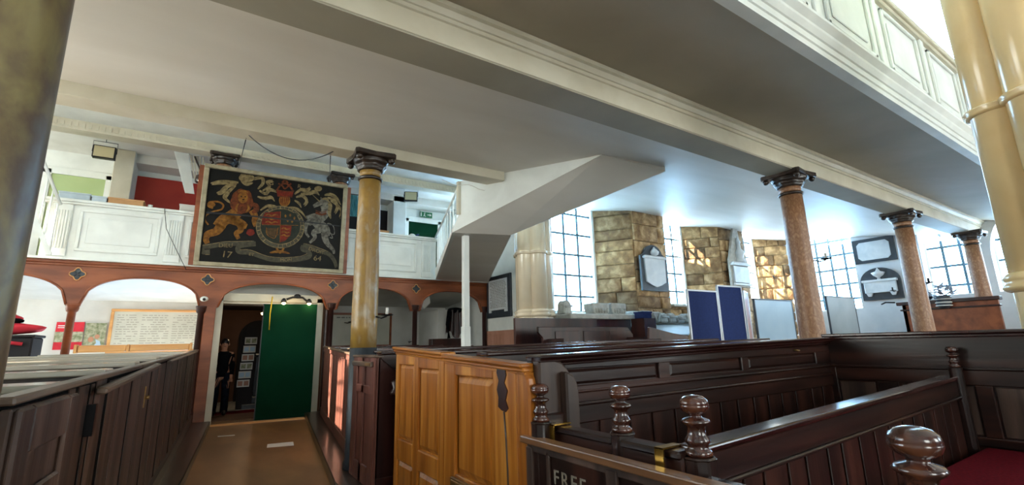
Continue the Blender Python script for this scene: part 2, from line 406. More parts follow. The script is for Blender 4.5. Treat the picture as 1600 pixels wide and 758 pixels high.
# short left-facing returns, left reveals of each opening
for n, a, b, s in (('wall_north_return', (6.2, WY), (6.45, GY-.05), 8), ('wall_north_return_middle', (10.03, WY), (10.5, GY-.05), 9), ('wall_north_return_east', (13.8, WY), (14.3, GY-.05), 10)):
    stone_face(n, a, b, 0, zt, seed=s, thick=.02)
# walling under the three windows
WIN = [(6.45, 8.25, 2.15), (10.5, 11.85, 2.42), (14.3, 15.72, 2.7)]
for i, (a, b, zs) in enumerate(WIN):
    stone_face('wall_north_sill_%s' % ('west', 'middle', 'east')[i], (a-.25, WY+.1), (b+.4, WY+.1), 0, zs-.12, seed=20+i, thick=.05)
    g = G().hull8([(a-.3, WY, zs-.14), (b+.6, WY, zs-.14), (a, GY+.05, zs-.05), (b, GY+.05, zs-.05), (a-.3, WY, zs-.1), (b+.6, WY, zs-.1), (a, GY+.05, zs), (b, GY+.05, zs)])
    struct('trim_%d' % (8+i), g, 'carved_stone')
    f = G(); z1 = 5.3; dz = .52
    f.box(a-.04, a+.02, GY-.03, GY+.05, zs, z1); f.box(b-.02, b+.05, GY-.1, GY+.05, zs, z1); f.box(a, b, GY-.03, GY+.05, zs-.03, zs+.03)
    o = struct('window_%d' % (1+i), f, 'white_paint')
    q = G(); n = 4
    for j in range(1, n): x = a+(b-a)*j/n; q.box(x-.026, x+.026, GY-.015, GY+.015, zs, z1)
    z = zs+.38
    while z < z1: q.box(a, b, GY-.02, GY+.02, z-.024, z+.024); z += dz
    ob('glazing_bars', q, 'lead_bar', o)
    ob('pane', G().box(a, b, GY+.0, GY+.004, zs, z1), 'window_glass', o)
    portal(((a+b)/2, GY+.12, (zs+4.9)/2), (0, -1, 0), b-a, 4.9-zs)
# east wall ---------------------------------------------------------------
XE = 16.5
eo = [(6.02, 7.6, 2.2, 5.2), (3.32, 4.42, 2.4, 4.6), (1.9, 3.05, 2.4, 4.6)]
g = G(); t = .5
g.box(XE, XE+t, 7.6, 9.4, 0, 5.2); g.box(XE, XE+t, 4.42, 6.02, 0, 5.2); g.box(XE, XE+t, 3.05, 3.32, 0, 5.2); g.box(XE, XE+t, -6, 1.9, 0, 6.6)
for y0, y1, z0, z1 in eo: g.box(XE, XE+t, y0, y1, 0, z0); g.box(XE, XE+t, y0, y1, z1, 6.6)
# rounded window heads
def arc(y0, y1, zs, zt, side):
    P = []
    for k in range(9):
        a = pi/2*k/8
        P.append((y0+(y1-y0)*(1-cos(a)), zs+(zt-zs)*sin(a)))
    return P
for (ya, yb, za, zb) in ((3.32, 3.87, 3.3, 4.25), (4.42, 3.87, 3.3, 4.35), (1.9, 2.5, 3.3, 4.3), (3.05, 2.5, 3.3, 4.3)):
    P = arc(ya, yb, za, zb, 0)+[(yb, 4.65), (ya, 4.65)]
    if ya == 4.42: continue
    g.prism([(XE, p[0], p[1]) for p in P], (t, 0, 0))
struct('wall_east', g, 'east_plaster')
for i, (y0, y1, z0, z1) in enumerate(eo):
    f = G(); xx = XE+.42
    f.box(xx-.03, xx+.03, y0, y0+.04, z0, z1); f.box(xx-.03, xx+.03, y1-.04, y1, z0, z1); f.box(xx-.03, xx+.03, y0, y1, z0, z0+.04)
    o = struct('window_%d' % (4+i), f, 'white_paint'); q = G(); n = 4 if i == 0 else 3
    for j in range(1, n): y = y0+(y1-y0)*j/n; q.box(xx-.015, xx+.015, y-.03, y+.03, z0, z1)
    z = z0+(.35 if i == 0 else .28); dz = .47 if i == 0 else .53
    while z < z1: q.box(xx-.02, xx+.02, y0, y1, z-.03, z+.03); z += dz
    ob('glazing_bars', q, 'lead_bar', o); ob('pane', G().box(xx, xx+.004, y0, y1, z0, z1), 'window_glass', o)
    portal((XE+.6, (y0+y1)/2, (z0+z1)/2), (-1, 0, 0), y1-y0, z1-z0)
# white wall with the text tablet, facing the aisle
g = G().box(6.6, 6.75, 9.0, 11.6, 0, 6.0); g.box(6.6, 6.75, 11.6, 12.5, 0, 4.2); g.box(6.6, 6.75, 12.5, 13.4, 0, 4.2); g.box(6.6, 6.75, 11.6, 13.4, 5.6, 6.0); g.box(6.6, 6.75, 13.4, 14, 0, 6.0); g.box(6.2, 6.6, 8.75, 9.0, 0, 6); g.box(6.05, 6.4, 8.05, 8.75, 0, 4.9); struct('wall_stair', g, 'white_paint')
g = G().box(6.57, 6.6, 8.6, 11.4, 0, 1.75); g.box(6.55, 6.6, 8.6, 11.4, 1.72, 1.78)
for i in range(18): g.box(6.562, 6.57, 8.65+i*.15, 8.77+i*.15, .1, 1.68)
struct('baseboard_stair', g, 'pinkwood')
for n_, (y0, y1, z0, z1) in enumerate(((11.6, 13.4, 4.2, 5.6),)):  # unseen window, added to brighten the right end of the gallery
    q = G(); q.box(6.65, 6.69, y0, y0+.04, z0, z1); q.box(6.65, 6.69, y1-.04, y1, z0, z1); q.box(6.65, 6.69, y0, y1, (z0+z1)/2-.02, (z0+z1)/2+.02); q.box(6.65, 6.69, (y0+y1)/2-.02, (y0+y1)/2+.02, z0, z1)
    o = struct('window_%d' % (14+n_), q, 'white_paint'); ob('pane', G().box(6.67, 6.674, y0, y1, z0, z1), 'window_glass', o); portal((6.8, (y0+y1)/2, (z0+z1)/2), (-1, 0, 0), y1-y0, z1-z0)
# rear walls under and over the west gallery
g = G().box(-5, .25, 14, 14.15, 0, 2.95); g.box(2.35, 6.6, 14, 14.15, 0, 2.95); struct('wall_rear', g, 'plaster')
g = G().box(-5, 6.6, 13.8, 13.95, 3.0, 5.95); struct('wall_gallery', g, 'white_paint')
g = G(); g.hull8([(-5, 11.42, 2.9), (6.6, 11.42, 2.9), (-5, 14.0, 2.62), (6.6, 14.0, 2.62), (-5, 11.42, 3.05), (6.6, 11.42, 3.05), (-5, 14, 3.05), (6.6, 14, 3.05)])
struct('ceiling_under_gallery', g, 'plaster')
# lobby behind the doorway
g = G(); g.box(.1, .27, 12.0, 12.12, 0, 2.9); g.box(2.2, 2.42, 12.0, 12.12, 0, 2.9); g.box(.27, 2.2, 12.0, 12.12, 2.42, 2.9); struct('wall_lobby', g, 'plaster')
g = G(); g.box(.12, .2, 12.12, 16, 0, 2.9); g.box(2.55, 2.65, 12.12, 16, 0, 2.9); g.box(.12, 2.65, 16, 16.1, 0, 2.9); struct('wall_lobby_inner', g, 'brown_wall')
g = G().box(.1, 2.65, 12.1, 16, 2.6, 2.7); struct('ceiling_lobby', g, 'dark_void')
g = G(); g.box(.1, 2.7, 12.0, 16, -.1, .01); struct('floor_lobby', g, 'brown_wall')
g = G(); g.box(.2, 2.5, 13.1, 13.6, .01, .02); struct('trim_11', g, 'red_carpet')
g = G(); g.box(.2, 2.5, 13.6, 16, .01, .03); struct('trim_12', g, 'carved_stone')
# doorway lining
g = G(); g.box(.20, .34, 11.38, 12.02, 0, 2.55); g.box(2.16, 2.3, 11.38, 12.02, 0, 2.55); g.box(.2, 2.3, 11.38, 12.02, 2.45, 2.62); g.box(.34, 2.16, 11.42, 11.5, 2.40, 2.45)
struct('door_1', g, 'cream_paint', bevel=.006)
g = G(); g.prism([(.33, 11.30, 0), (2.1, 11.03, 0), (2.1, 11.12, 0), (.33, 11.38, 0)], (0, 0, .035)); struct('trim_13', g, 'light_oak')
# plinth steps each side of the aisle
g = G(); g.prism([(2.0, 11.0, 0), (1.28, 5.3, 0), (1.28, 4.7, 0), (1.7, 4.7, 0), (1.75, 5.9, 0), (2.4, 10.9, 0), (2.4, 11.2, 0), (2.0, 11.2, 0)], (0, 0, .12)); struct('baseboard_right', g, 'plinth_wood', bevel=.01)
g = G(); g.prism([(1.7, 4.9, 0), (6.5, 4.9, 0), (6.5, 11.2, 0), (2.4, 11.2, 0), (2.4, 10.9, 0), (1.75, 5.9, 0)], (0, 0, .12)); struct('trim_24', g, 'bounce_floor')
g = G(); g.prism([(.32, 11.2, 0), (.0, 6.6, 0), (-.35, 2.5, 0), (-.6, 2.5, 0), (-.15, 11.2, 0)], (0, 0, .12)); struct('baseboard_left', g, 'plinth_wood', bevel=.01)
g = G(); g.prism([(-.6, 2.5, 0), (-4.9, 2.5, 0), (-4.9, 11.2, 0), (-.15, 11.2, 0)], (0, 0, .12)); struct('trim_25', g, 'bounce_floor')
# ================================================================== WEST GALLERY
AY = 11.3
ar = thing('arcade', (2, AY, 0), 'red-brown timber arcade of round-headed arches under the white west gallery', 'arcade')
ops = [(-3.95, -2.04), (-1.86, -.07), (.24, 2.35), (2.56, 4.37), (4.6, 6.41)]
g = G()
edges = [-4.2]+[v for o in ops for v in o]+[6.6]
z_s, z_a, z_t = 2.30, 2.83, 3.10
for k, (a, b) in enumerate(ops):                # spandrel board above each opening
    N = 20; P = [(a+(b-a)*i/N, z_s+(z_a-z_s)*max(0, 1-abs(2*i/N-1)**2.3)**(1/2.3)) for i in range(N+1)]
    for i in range(N):
        (x0, q0), (x1, q1) = P[i], P[i+1]
        g.hull8([(x0, AY-.04, q0), (x1, AY-.04, q1), (x0, AY+.06, q0), (x1, AY+.06, q1), (x0, AY-.04, z_t), (x1, AY-.04, z_t), (x0, AY+.06, z_t), (x1, AY+.06, z_t)])
gaps = [(-4.2, -3.95)]+[(ops[i][1], ops[i+1][0]) for i in range(4)]+[(6.41, 6.6)]
for a, b in gaps: g.box(a, b, AY-.04, AY+.06, z_s, z_t)
ob('spandrel_board', g, 'mahogany', ar)
for k, (a, b) in enumerate(ops):                # raised arch moulding
    N = 24; P = [(a+(b-a)*i/N, z_s+(z_a-z_s)*max(0, 1-abs(2*i/N-1)**2.3)**(1/2.3)) for i in range(N+1)]
    ob('arch_moulding', G().tube([(x, AY-.045, z+.012) for x, z in P], .02, 6), 'mahogany' , ar)
g = G(); g.box(-4.2, 6.6, AY-.07, AY+.06, 3.0, 3.045); g.box(-4.2, 6.6, AY-.09, AY+.06, 3.045, 3.10); ob('frieze_moulding', g, 'mahogany', ar, bevel=.01)
for x in (-1.95, .02, 2.455, 4.485):            # quatrefoils
    g = G()
    for dx, dz in ((.054, 0), (-.054, 0), (0, .054), (0, -.054)):
        g.prism([(x+dx+.048*cos(a*pi/6), AY-.055, 2.86+dz+.048*sin(a*pi/6)) for a in range(12)], (0, .02, 0))
    ob('quatrefoil', g, 'slate', ar)
    g = G()
    for k in range(33):
        pass
    P = []
    for k in range(49):
        a = 2*pi*k/48; r = .094+.018*cos(4*a); P.append((x+r*cos(a), AY-.06, 2.86+r*sin(a)))
    ob('quatrefoil_rim', G().tube(P, .009, 5), 'light_oak', ar)
def arc_post(x, w, m, cap=True):
    g = G(); g.lathe([(w, 0), (w, .3), (w*.8, .34), (w*.8, 2.18), (w*1.1, 2.2), (w*1.25, 2.24), (w*1.25, 2.28), (w*1.4, 2.30), (w*1.4, 2.33)], (x, AY, 0 if x < 0 else .12), 14)
    return ob('post', g, m, ar)
for x, m in ((-1.95, 'mahogany'), (2.455, 'mahogany_dark'), (4.485, 'mahogany_dark'), (6.5, 'mahogany_dark')): arc_post(x, .075, m)
arc_post(-.03, .07, 'mahogany_dark')
g = G().box(.02, .22, AY-.03, AY+.08, 0, 2.42); ob('door_post', g, 'mahogany', ar, bevel=.01)
g = G().box(2.33, 2.38, AY-.03, AY+.08, 0, 2.3); ob('door_post', g, 'mahogany_dark', ar, bevel=.01)
# small white security camera on the arcade
t = thing('security_camera', (-.01, 11.2, 2.42), 'small white dome camera fixed to the arcade left of the doorway', 'camera')
ob('bracket', G().box(-.04, .02, 11.18, 11.26, 2.42, 2.46), 'white_paint', t, bevel=.005)
ob('housing', G().ellipsoid((.0, 11.15, 2.46), (.07, .06, .055)), 'white_paint', t); ob('lens', G().ellipsoid((.0, 11.10, 2.45), (.028, .02, .028)), 'black', t)

wg = thing('west_gallery_front', (1.2, AY, 3.1), 'white panelled front of the west gallery with fluted pilasters', 'gallery front')
g = G().box(-2.5, 5.0, 11.2, 11.26, 3.12, 4.16); ob('board', g, 'white_paint', wg)
pil = [-2.28, -.62, 2.35, 3.05, 4.72]
g = G()
pan = [(-2.05, -.85), (-.4, .75), (.95, 2.1), (2.62, 2.95), (3.3, 4.45)]
for a, b in pan:
    for q in ((a, b, 3.27, 3.32), (a, b, 4.0, 4.05), (a, a+.05, 3.32, 4.0), (b-.05, b, 3.32, 4.0)): g.box(q[0], q[1], 11.175, 11.2, q[2], q[3])
    g.box(a+.13, b-.13, 11.188, 11.2, 3.42, 3.9)
ob('panel_moulding', g, 'white_paint', wg, bevel=.008)
for x in pil:
    g = G().box(x-.13, x+.13, 11.17, 11.2, 3.16, 4.12)
    for i in range(6): g.box(x-.105+.04*i, x-.09+.04*i+.008, 11.155, 11.17, 3.3, 4.0)
    ob('pilaster', g, 'white_paint', wg, bevel=.004)
g = G().box(-2.55, 5.03, 11.12, 11.30, 4.16, 4.21); g.box(-2.53, 5.0, 11.15, 11.27, 4.12, 4.16); ob('coping', g, 'white_paint', wg, bevel=.006)
g = G().box(-4.3, 6.6, 11.14, 11.34, 3.10, 3.14); ob('ledge', g, 'white_paint', wg)
ob('platform', G().box(-4.9, 6.6, 11.34, 13.8, 3.06, 3.12), 'plinth_wood', wg)
# gallery interior
g = G().box(-1.97, -1.62, 13.0, 13.8, 3.12, 5.94); struct('trim_14', g, 'cream_paint', bevel=.01)
g = G().box(-1.62, .4, 13.76, 13.8, 3.12, 5.6); struct('trim_15', g, 'red_wall')
g = G().box(-1.62, 6.6, 13.2, 13.8, 5.74, 5.95); struct('trim_16', g, 'plaster')
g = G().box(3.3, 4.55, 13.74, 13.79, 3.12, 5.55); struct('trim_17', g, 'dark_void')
g = G().box(4.5, 4.9, 13.2, 13.8, 3.12, 5.9); struct('trim_18', g, 'white_paint', bevel=.01)
def gdoor(n, x0, x1, y, z1, m):
    g = G(); g.box(x0-.06, x0+.1, y-.05, y, 3.12, z1); g.box(x1-.1, x1+.06, y-.05, y, 3.12, z1); g.box(x0-.06, x1+.06, y-.05, y, z1-.1, z1+.06)
    o = struct('door_%d' % n, g, 'white_paint', bevel=.006)
    g = G().box(x0+.1, x1-.1, y-.02, y, 3.12, z1-.1)
    for zz in (3.4, 4.3): g.box(x0+.2, x1-.2, y-.035, y-.02, zz, zz+.7)
    ob('leaf', g, m, o, bevel=.005)
gdoor(2, -3.2, -2.08, 13.8, 5.50, 'green_glass'); gdoor(3, 5.1, 6.3, 13.8, 5.42, 'green_panel')
# columns standing in the gallery
def column(x, y, z0, z1, r, m, label, group=None, dark_to=None, seg=28):
    t = thing('column', (x, y, z0), label, 'column', group)
    H = z1-z0; base = z0
    if dark_to:
        ob('painted_foot', G().lathe([(r*1.15, 0), (r*1.15, .06), (r*1.03, .1), (r*1.02, dark_to-z0)], (x, y, z0), seg), 'grey_paint', t); base = dark_to
    else:
        ob('foot', G().lathe([(r*1.35, 0), (r*1.35, .05), (r*1.2, .09), (r*1.25, .12), (r*1.05, .16), (r*1.02, .18)], (x, y, z0), seg), 'capital_dark', t); base = z0+.18
    h = z1-.34-base
    ob('shaft', G().lathe([(r*(1.0-.13*(k/8)**1.8), h*k/8) for k in range(9)], (x, y, base), seg), m, t)
    zc = z1-.34
    ob('necking', G().lathe([(r*.86, 0), (r*.98, .01), (r*1.02, .025), (r*.98, .04), (r*.87, .05), (r*.86, .05)], (x, y, zc), seg), 'capital_dark', t)
    ob('neck', G().lathe([(r*.86, 0), (r*.88, .075)], (x, y, zc+.05), seg), m, t)
    fn = lambda a, z: 1+.06*cos(8*a)*(1 if .02 < z < .13 else 0)
    ob('bell', G().lathe([(r*.9, 0), (r*1.08, .012), (r*1.05, .03), (r*1.12, .05), (r*1.3, .085), (r*1.2, .09), (r*1.4, .13), (r*1.45, .15)], (x, y, zc+.125), 32, fn), 'capital_dark', t)
    g = G(); a = r*1.75
    P = []
    for k in range(4):
        c = k*pi/2+pi/4
        for s in (-1, 1): P.append((x+a*1.3*cos(c+s*.06), y+a*1.3*sin(c+s*.06), z1-.065))
        P.append((x+a*.86*cos(c+pi/4), y+a*.86*sin(c+pi/4), z1-.065))
    g.prism(P, (0, 0, .065)); ob('abacus', g, 'capital_dark', t, bevel=.008)
    g = G()
    for k in range(4):
        c = k*pi/2+pi/4; g.ellipsoid((x+a*1.08*cos(c), y+a*1.08*sin(c), z1-.095), (.045, .045, .04), 8, 6)
    ob('volutes', g, 'capital_dark', t)
    return t
column(.09, 11.6, 3.12, 5.66, .17, 'marble_pink', 'stout gallery column behind the left end of the royal arms', 'columns on the west gallery')
column(2.58, 11.6, 3.12, 5.66, .17, 'marble_pink', 'stout gallery column behind the right end of the royal arms', 'columns on the west gallery')
column(1.64, 5.74, .12, 3.86, .152, 'marble_yellow', 'slim yellow-grey marbled column with a dark painted foot beside the aisle', 'marbled columns', dark_to=1.44)
column(7.30, 3.33, 0, 3.86, .17, 'marble_pink', 'pink marbled column with a candle bracket, nearest of those under the long beam', 'marbled columns')
column(11.75, 3.33, 0, 3.86, .17, 'marble_pink', 'pink marbled column in front of the oval wall monument', 'marbled columns')
column(15.7, 3.2, 0, 3.86, .17, 'marble_pink', 'farthest pink marbled column at the right edge of the arched window', 'marbled columns')
t = column(-.505, 1.45, 0, 4.0, .165, 'marble_old', 'huge brown and grey marbled column closest to the camera on the left', 'marbled columns')
# floodlights in the gallery
def floodlight(x, y, z, label, hz=.35):
    t = thing('floodlight', (x, y, z), label, 'floodlight', 'gallery floodlights')
    g = G().box(x-.19, x+.19, y-.02, y+.1, z-.14, z+.14); g.box(x-.15, x+.15, y+.1, y+.16, z-.1, z+.1); ob('housing', g, 'black', t, bevel=.012)
    ob('lens', G().box(x-.165, x+.165, y-.03, y-.02, z-.115, z+.115), 'lens', t)
    g = G(); g.tube([(x-.2, y+.04, z), (x-.2, y+.04, z+.24), (x+.2, y+.04, z+.24), (x+.2, y+.04, z)], .008, 6); ob('bracket', g, 'black_metal', t)
    g = G().tube([(x-.0, y+.04, z+.24), (x-.0, y+.04, hz)], .006, 5); ob('stem', g, 'black_metal', t); return t
floodlight(-2.08, 12.5, 5.64, 'square floodlight hanging over the left end of the west gallery', 5.95)
floodlight(4.77, 12.5, 5.72, 'square floodlight hanging to the right of the slim aisle column', 5.95).rotation_euler.z = radians(-24)
# hatch panel with a small lamp beside it
hp = thing('ventilation_panel', (-.55, 12.6, 5.0), 'pale louvred panel hanging down from the gallery ceiling left of the painting', 'panel')
g = G(); g.prism([(-.90, 12.6, 5.95), (-.62, 12.6, 5.95), (-.42, 12.6, 5.0), (-.60, 12.6, 5.0)], (0, .03, 0)); ob('panel', g, 'white_paint', hp, bevel=.006)
g = G()
for k in range(5): g.prism([(-.60+.06*k, 12.62, 5.93), (-.57+.06*k, 12.62, 5.93), (-.42+.045*k, 12.62, 5.3), (-.445+.045*k, 12.62, 5.3)], (0, .03, 0))
ob('slat', g, 'cream_paint', hp)
wlp = thing('wall_lamp', (-.3, 12.3, 5.35), 'small dark lamp glowing beside the pale louvred panel in the gallery', 'lamp')
ob('housing', G().lathe([(.04, .22), (.12, .16), (.13, .02), (.11, 0)], (-.31, 12.4, 5.22), 14), 'capital_dark', wlp); ob('bulb', G().ellipsoid((-.31, 12.3, 5.24), (.07, .06, .03)), 'lamp_white', wlp)
ob('bracket', G().tube([(-.31, 12.4, 5.42), (-.5, 12.6, 5.9)], .02, 6), 'capital_dark', wlp)
# exit signs
def exit_sign(x, y, z, w, h, label, word=''):
    t = thing('exit_sign', (x, y, z), label, 'sign')
    ob('board', G().box(x, x+w, y, y+.02, z, z+h), 'exit_green', t)
    g = G(); cx = x+w*.35   # running figure, door and arrow
    g.box(x+w*.05, x+w*.12, y-.004, y, z+h*.15, z+h*.85); g.box(cx-.01, cx+.015, y-.004, y, z+h*.35, z+h*.7); g.ellipsoid((cx+.015, y, z+h*.8), (h*.08, .004, h*.08), 8, 6)
    g.quad((cx, y-.004, z+h*.4), (cx+.05, y-.004, z+h*.15), (cx+.03, y-.004, z+h*.12), (cx-.02, y-.004, z+h*.36)); g.quad((cx, y-.004, z+h*.4), (cx-.05, y-.004, z+h*.2), (cx-.03, y-.004, z+h*.15), (cx+.02, y-.004, z+h*.38))
    g.box(x+w*.6, x+w*.8, y-.004, y, z+h*.45, z+h*.58); g.quad((x+w*.78, y-.004, z+h*.25), (x+w*.93, y-.004, z+h*.515), (x+w*.78, y-.004, z+h*.78), (x+w*.8, y-.004, z+h*.5))
    ob('pictogram', g, 'cardwhite', t)
exit_sign(5.56, 13.72, 5.50, .42, .18, 'small green exit sign above the dark green gallery door')
exit_sign(1.08, 11.40, 2.50, .34, .12, 'small green exit sign over the doorway under the arch')
# things along the gallery rail
def crate(x0, x1, y0, y1, z, h, m, label, name='storage_box', cat='box', lid=None):
    t = thing(name, ((x0+x1)/2, (y0+y1)/2, z), label, cat)
    g = G().box(x0, x1, y0, y1, z, z+h); ob('body', g, m, t, bevel=.01)
    ob('lid', G().box(x0-.01, x1+.01, y0-.01, y1+.01, z+h-.03, z+h), lid or m, t, bevel=.004)
    return t
ob('shelf', G().box(-2.5, 5.0, 11.30, 11.75, 4.13, 4.16), 'plinth_wood', wg)
crate(-2.42, -1.98, 11.38, 11.68, 4.16, .24, 'plastic_clear', 'clear plastic crate at the left end of the gallery rail', 'plastic_crate', 'crate')
crate(-1.96, -1.74, 11.38, 11.66, 4.16, .22, 'plastic_clear', 'narrow clear plastic crate against the cardboard box', 'plastic_crate', 'crate')
crate(-1.72, -1.18, 11.36, 11.70, 4.16, .22, 'cardboard', 'low brown cardboard box on the gallery rail between crate and bottle', 'cardboard_box', 'box')
t = thing('jug', (-1.08, 11.45, 4.16), 'small white jug with blue marks beside the cardboard box', 'jug')
ob('body', G().lathe([(.04, 0), (.055, .05), (.05, .12), (.035, .15), (.042, .17)], (-1.08, 11.45, 4.16), 14), 'white_paint', t)
ob('handle', G().tube([(-1.03, 11.45, 4.29), (-.99, 11.45, 4.27), (-.99, 11.45, 4.22), (-1.03, 11.45, 4.2)], .007, 6), 'navy_felt', t)
tag(ob('rolled_cloth', G().tube([(-.95, 11.45, 4.2), (-.8, 11.43, 4.21), (-.62, 11.45, 4.2)], [.03, .045, .03], 8), 'pinkwood'), 'small pinkish rolled cloth on the gallery rail', 'cloth')
crate(-.60, -.22, 11.38, 11.68, 4.19, .22, 'cardwhite', 'white cardboard box touching the left of the royal arms frame', 'cardboard_box', 'box')
crate(3.42, 3.78, 11.4, 11.65, 4.16, .17, 'cardboard', 'brown cardboard box on the rail just right of the slim aisle column', 'cardboard_box', 'box')
crate(3.82, 3.94, 11.4, 11.6, 4.16, .07, 'light_oak', 'tiny wooden block right of the brown cardboard box', 'wooden_block', 'block')
t = thing('telephone', (4.42, 11.42, 4.21), 'small white and blue object on the rail before the green door', 'ornament')
ob('body', G().ellipsoid((4.42, 11.42, 4.27), (.09, .06, .06)), 'white_paint', t); ob('spout', G().tube([(4.48, 11.42, 4.27), (4.6, 11.42, 4.33)], .02, 8), 'navy_felt', t)
t['category'] = 'ornament'; t.name = 'teapot'
# teal cloth hanging on a rail
g = G(); N = 24
for i in range(N):
    x0 = 2.92+.4*i/N; x1 = 2.92+.4*(i+1)/N; y0 = 12.5+.03*sin(i*1.9); y1 = 12.5+.03*sin((i+1)*1.9)
    g.face([g.pt((x0*.6+.4*3.15, y0, 5.5)), g.pt((x1*.6+.4*3.15, y1, 5.5)), g.pt((x1, y1, 4.9)), g.pt((x0, y0, 4.9))], True)
    g.face([g.pt((x0*.6+.4*3.15, y0+.01, 5.5)), g.pt((x0, y0+.01, 4.9)), g.pt((x1, y1+.01, 4.9)), g.pt((x1*.6+.4*3.15, y1+.01, 5.5))], True)
tag(ob('hanging_cloth', g, 'teal_cloth'), 'pleated teal cloth hanging in the dark recess left of the slim column', 'cloth')
tag(ob('clothes_rail', G().tube([(2.6, 12.5, 5.52), (3.6, 12.5, 5.52)], .012, 6).tube([(2.6, 12.5, 3.12), (2.6, 12.5, 5.52)], .012, 6).tube([(3.6, 12.5, 3.12), (3.6, 12.5, 5.52)], .012, 6), 'black_metal'), 'black metal rail carrying the teal cloth in the gallery', 'rail')
# small white stair balustrade at the far left
t = thing('stair_balustrade', (-2.6, 10.9, 3.1), 'bright white stair balustrade at the far left end of the gallery', 'balustrade')
ob('handrail', G().tube([(-3.1, 10.9, 6.0), (-2.27, 10.9, 4.02)], .028, 6), 'white_paint', t)
for i in range(9):
    a = i/8; x = -3.05+.75*a; z = 5.88-1.79*a
    ob('baluster', G().lathe([(.012, 0), (.018, .15), (.010, .4), (.016, .7), (.010, .95)], (x, 10.9, z-.95), 8), 'white_paint', t)
ob('string', G().prism([(-3.1, 10.88, 4.95), (-2.33, 10.88, 3.12), (-2.27, 10.88, 3.12), (-2.27, 10.88, 3.16), (-3.1, 10.88, 5.1)], (0, .04, 0)), 'white_paint', t)

# ================================================================== ROYAL ARMS BOARD
ra = thing('royal_arms_painting', (1.18, 11.1, 3.14), 'large dark painted royal arms in a gilt frame leaning on the gallery ledge', 'painting')
PX0, PX1, PZ0, PZ1 = -.16, 2.53, 3.2, 5.16
def lean(u, v, d=0.):                           # board coordinates 0..1 ; tilts forward at the top
    x = PX0+(PX1-PX0)*u; z = PZ1+(PZ0-PZ1)*v; y = 11.10-.04*(1-v)
    return (x, y-d, z)
g = G(); g.face([g.pt(lean(0, 0)), g.pt(lean(0, 1)), g.pt(lean(1, 1)), g.pt(lean(1, 0))]); a = [lean(0, 0), lean(0, 1), lean(1, 1), lean(1, 0)]
g = G().prism(a, (0, .03, 0)); ob('board', g, 'paint_black', ra)
g = G(); e = .035
for (u0, u1, v0, v1) in ((-e, 1+e, -e*1.2, 0), (-e, 1+e, 1, 1+e*1.2), (-e, 0, 0, 1), (1, 1+e, 0, 1)):
    g.prism([lean(u0, v0, .05), lean(u0, v1, .05), lean(u1, v1, .05), lean(u1, v0, .05)], (0, .09, 0))
ob('frame', g, 'frame_gilt', ra, bevel=.012)
for u0, u1 in ((-e-.03, -e), (1+e, 1+e+.03)):
    g = G().prism([lean(u0, -.02, .02), lean(u0, 1.04, .02), lean(u1, 1.04, .02), lean(u1, -.02, .02)], (0, .1, 0)); ob('outer_frame', g, 'mahogany', ra, label='reddish brown outer edge')
def cv(x, y):                                   # sketch units of the board -> board coordinates
    u = (x-(52-32*(y-60)/600))/((893-28*(y-180)/525)-(52-32*(y-60)/600)); yt = 60+120*u; yb = 660+45*u
    return u, (y-yt)/(yb-yt)
def P2(x, y, d): u, v = cv(x, y); return lean(min(max(u, .01), .99), min(max(v, .01), .99), d)
def stroke(g, pts, wd, d):
    # smooth a polyline (Catmull-Rom) and lay a tapering band along it
    Q = []
    n = len(pts)
    for i in range(n-1):
        p0, p1, p2, p3 = pts[max(i-1, 0)], pts[i], pts[i+1], pts[min(i+2, n-1)]
        for k in range(5):
            t = k/5; Q.append(tuple(.5*((2*p1[j])+(-p0[j]+p2[j])*t+(2*p0[j]-5*p1[j]+4*p2[j]-p3[j])*t*t+(-p0[j]+3*p1[j]-3*p2[j]+p3[j])*t**3) for j in (0, 1)))
    Q.append(pts[-1]); m = len(Q); L = []; R = []
    for i, q in enumerate(Q):
        a = Q[max(i-1, 0)]; b = Q[min(i+1, m-1)]; dx, dy = b[0]-a[0], b[1]-a[1]; l = math.hypot(dx, dy) or 1
        s = i/(m-1)
        ww = wd(s)/2 if callable(wd) else (wd[0]+(wd[1]-wd[0])*s)/2 if isinstance(wd, tuple) else wd/2
        L.append(g.pt(P2(q[0]-dy/l*ww, q[1]+dx/l*ww, d))); R.append(g.pt(P2(q[0]+dy/l*ww, q[1]-dx/l*ww, d)))
    for i in range(m-1): g.face([L[i], L[i+1], R[i+1], R[i]])
def blob(g, cx, cy, rx, ry, d, n=20, rot=0., wob=0.):
    g.face([g.pt(P2(cx+rx*(1+wob*sin(5*t))*cos(t)*cos(rot)-ry*sin(t)*sin(rot), cy+rx*cos(t)*sin(rot)+ry*(1+wob*cos(7*t))*sin(t)*cos(rot), d)) for t in [2*pi*k/n for k in range(n)]])
leaf = lambda w: (lambda s: w*(sin(pi*min(1, s*.9+.08))**.7)+1)
rnd = random.Random(5)
gl, gr = G(), G()                               # mantling: curling acanthus leaves each side
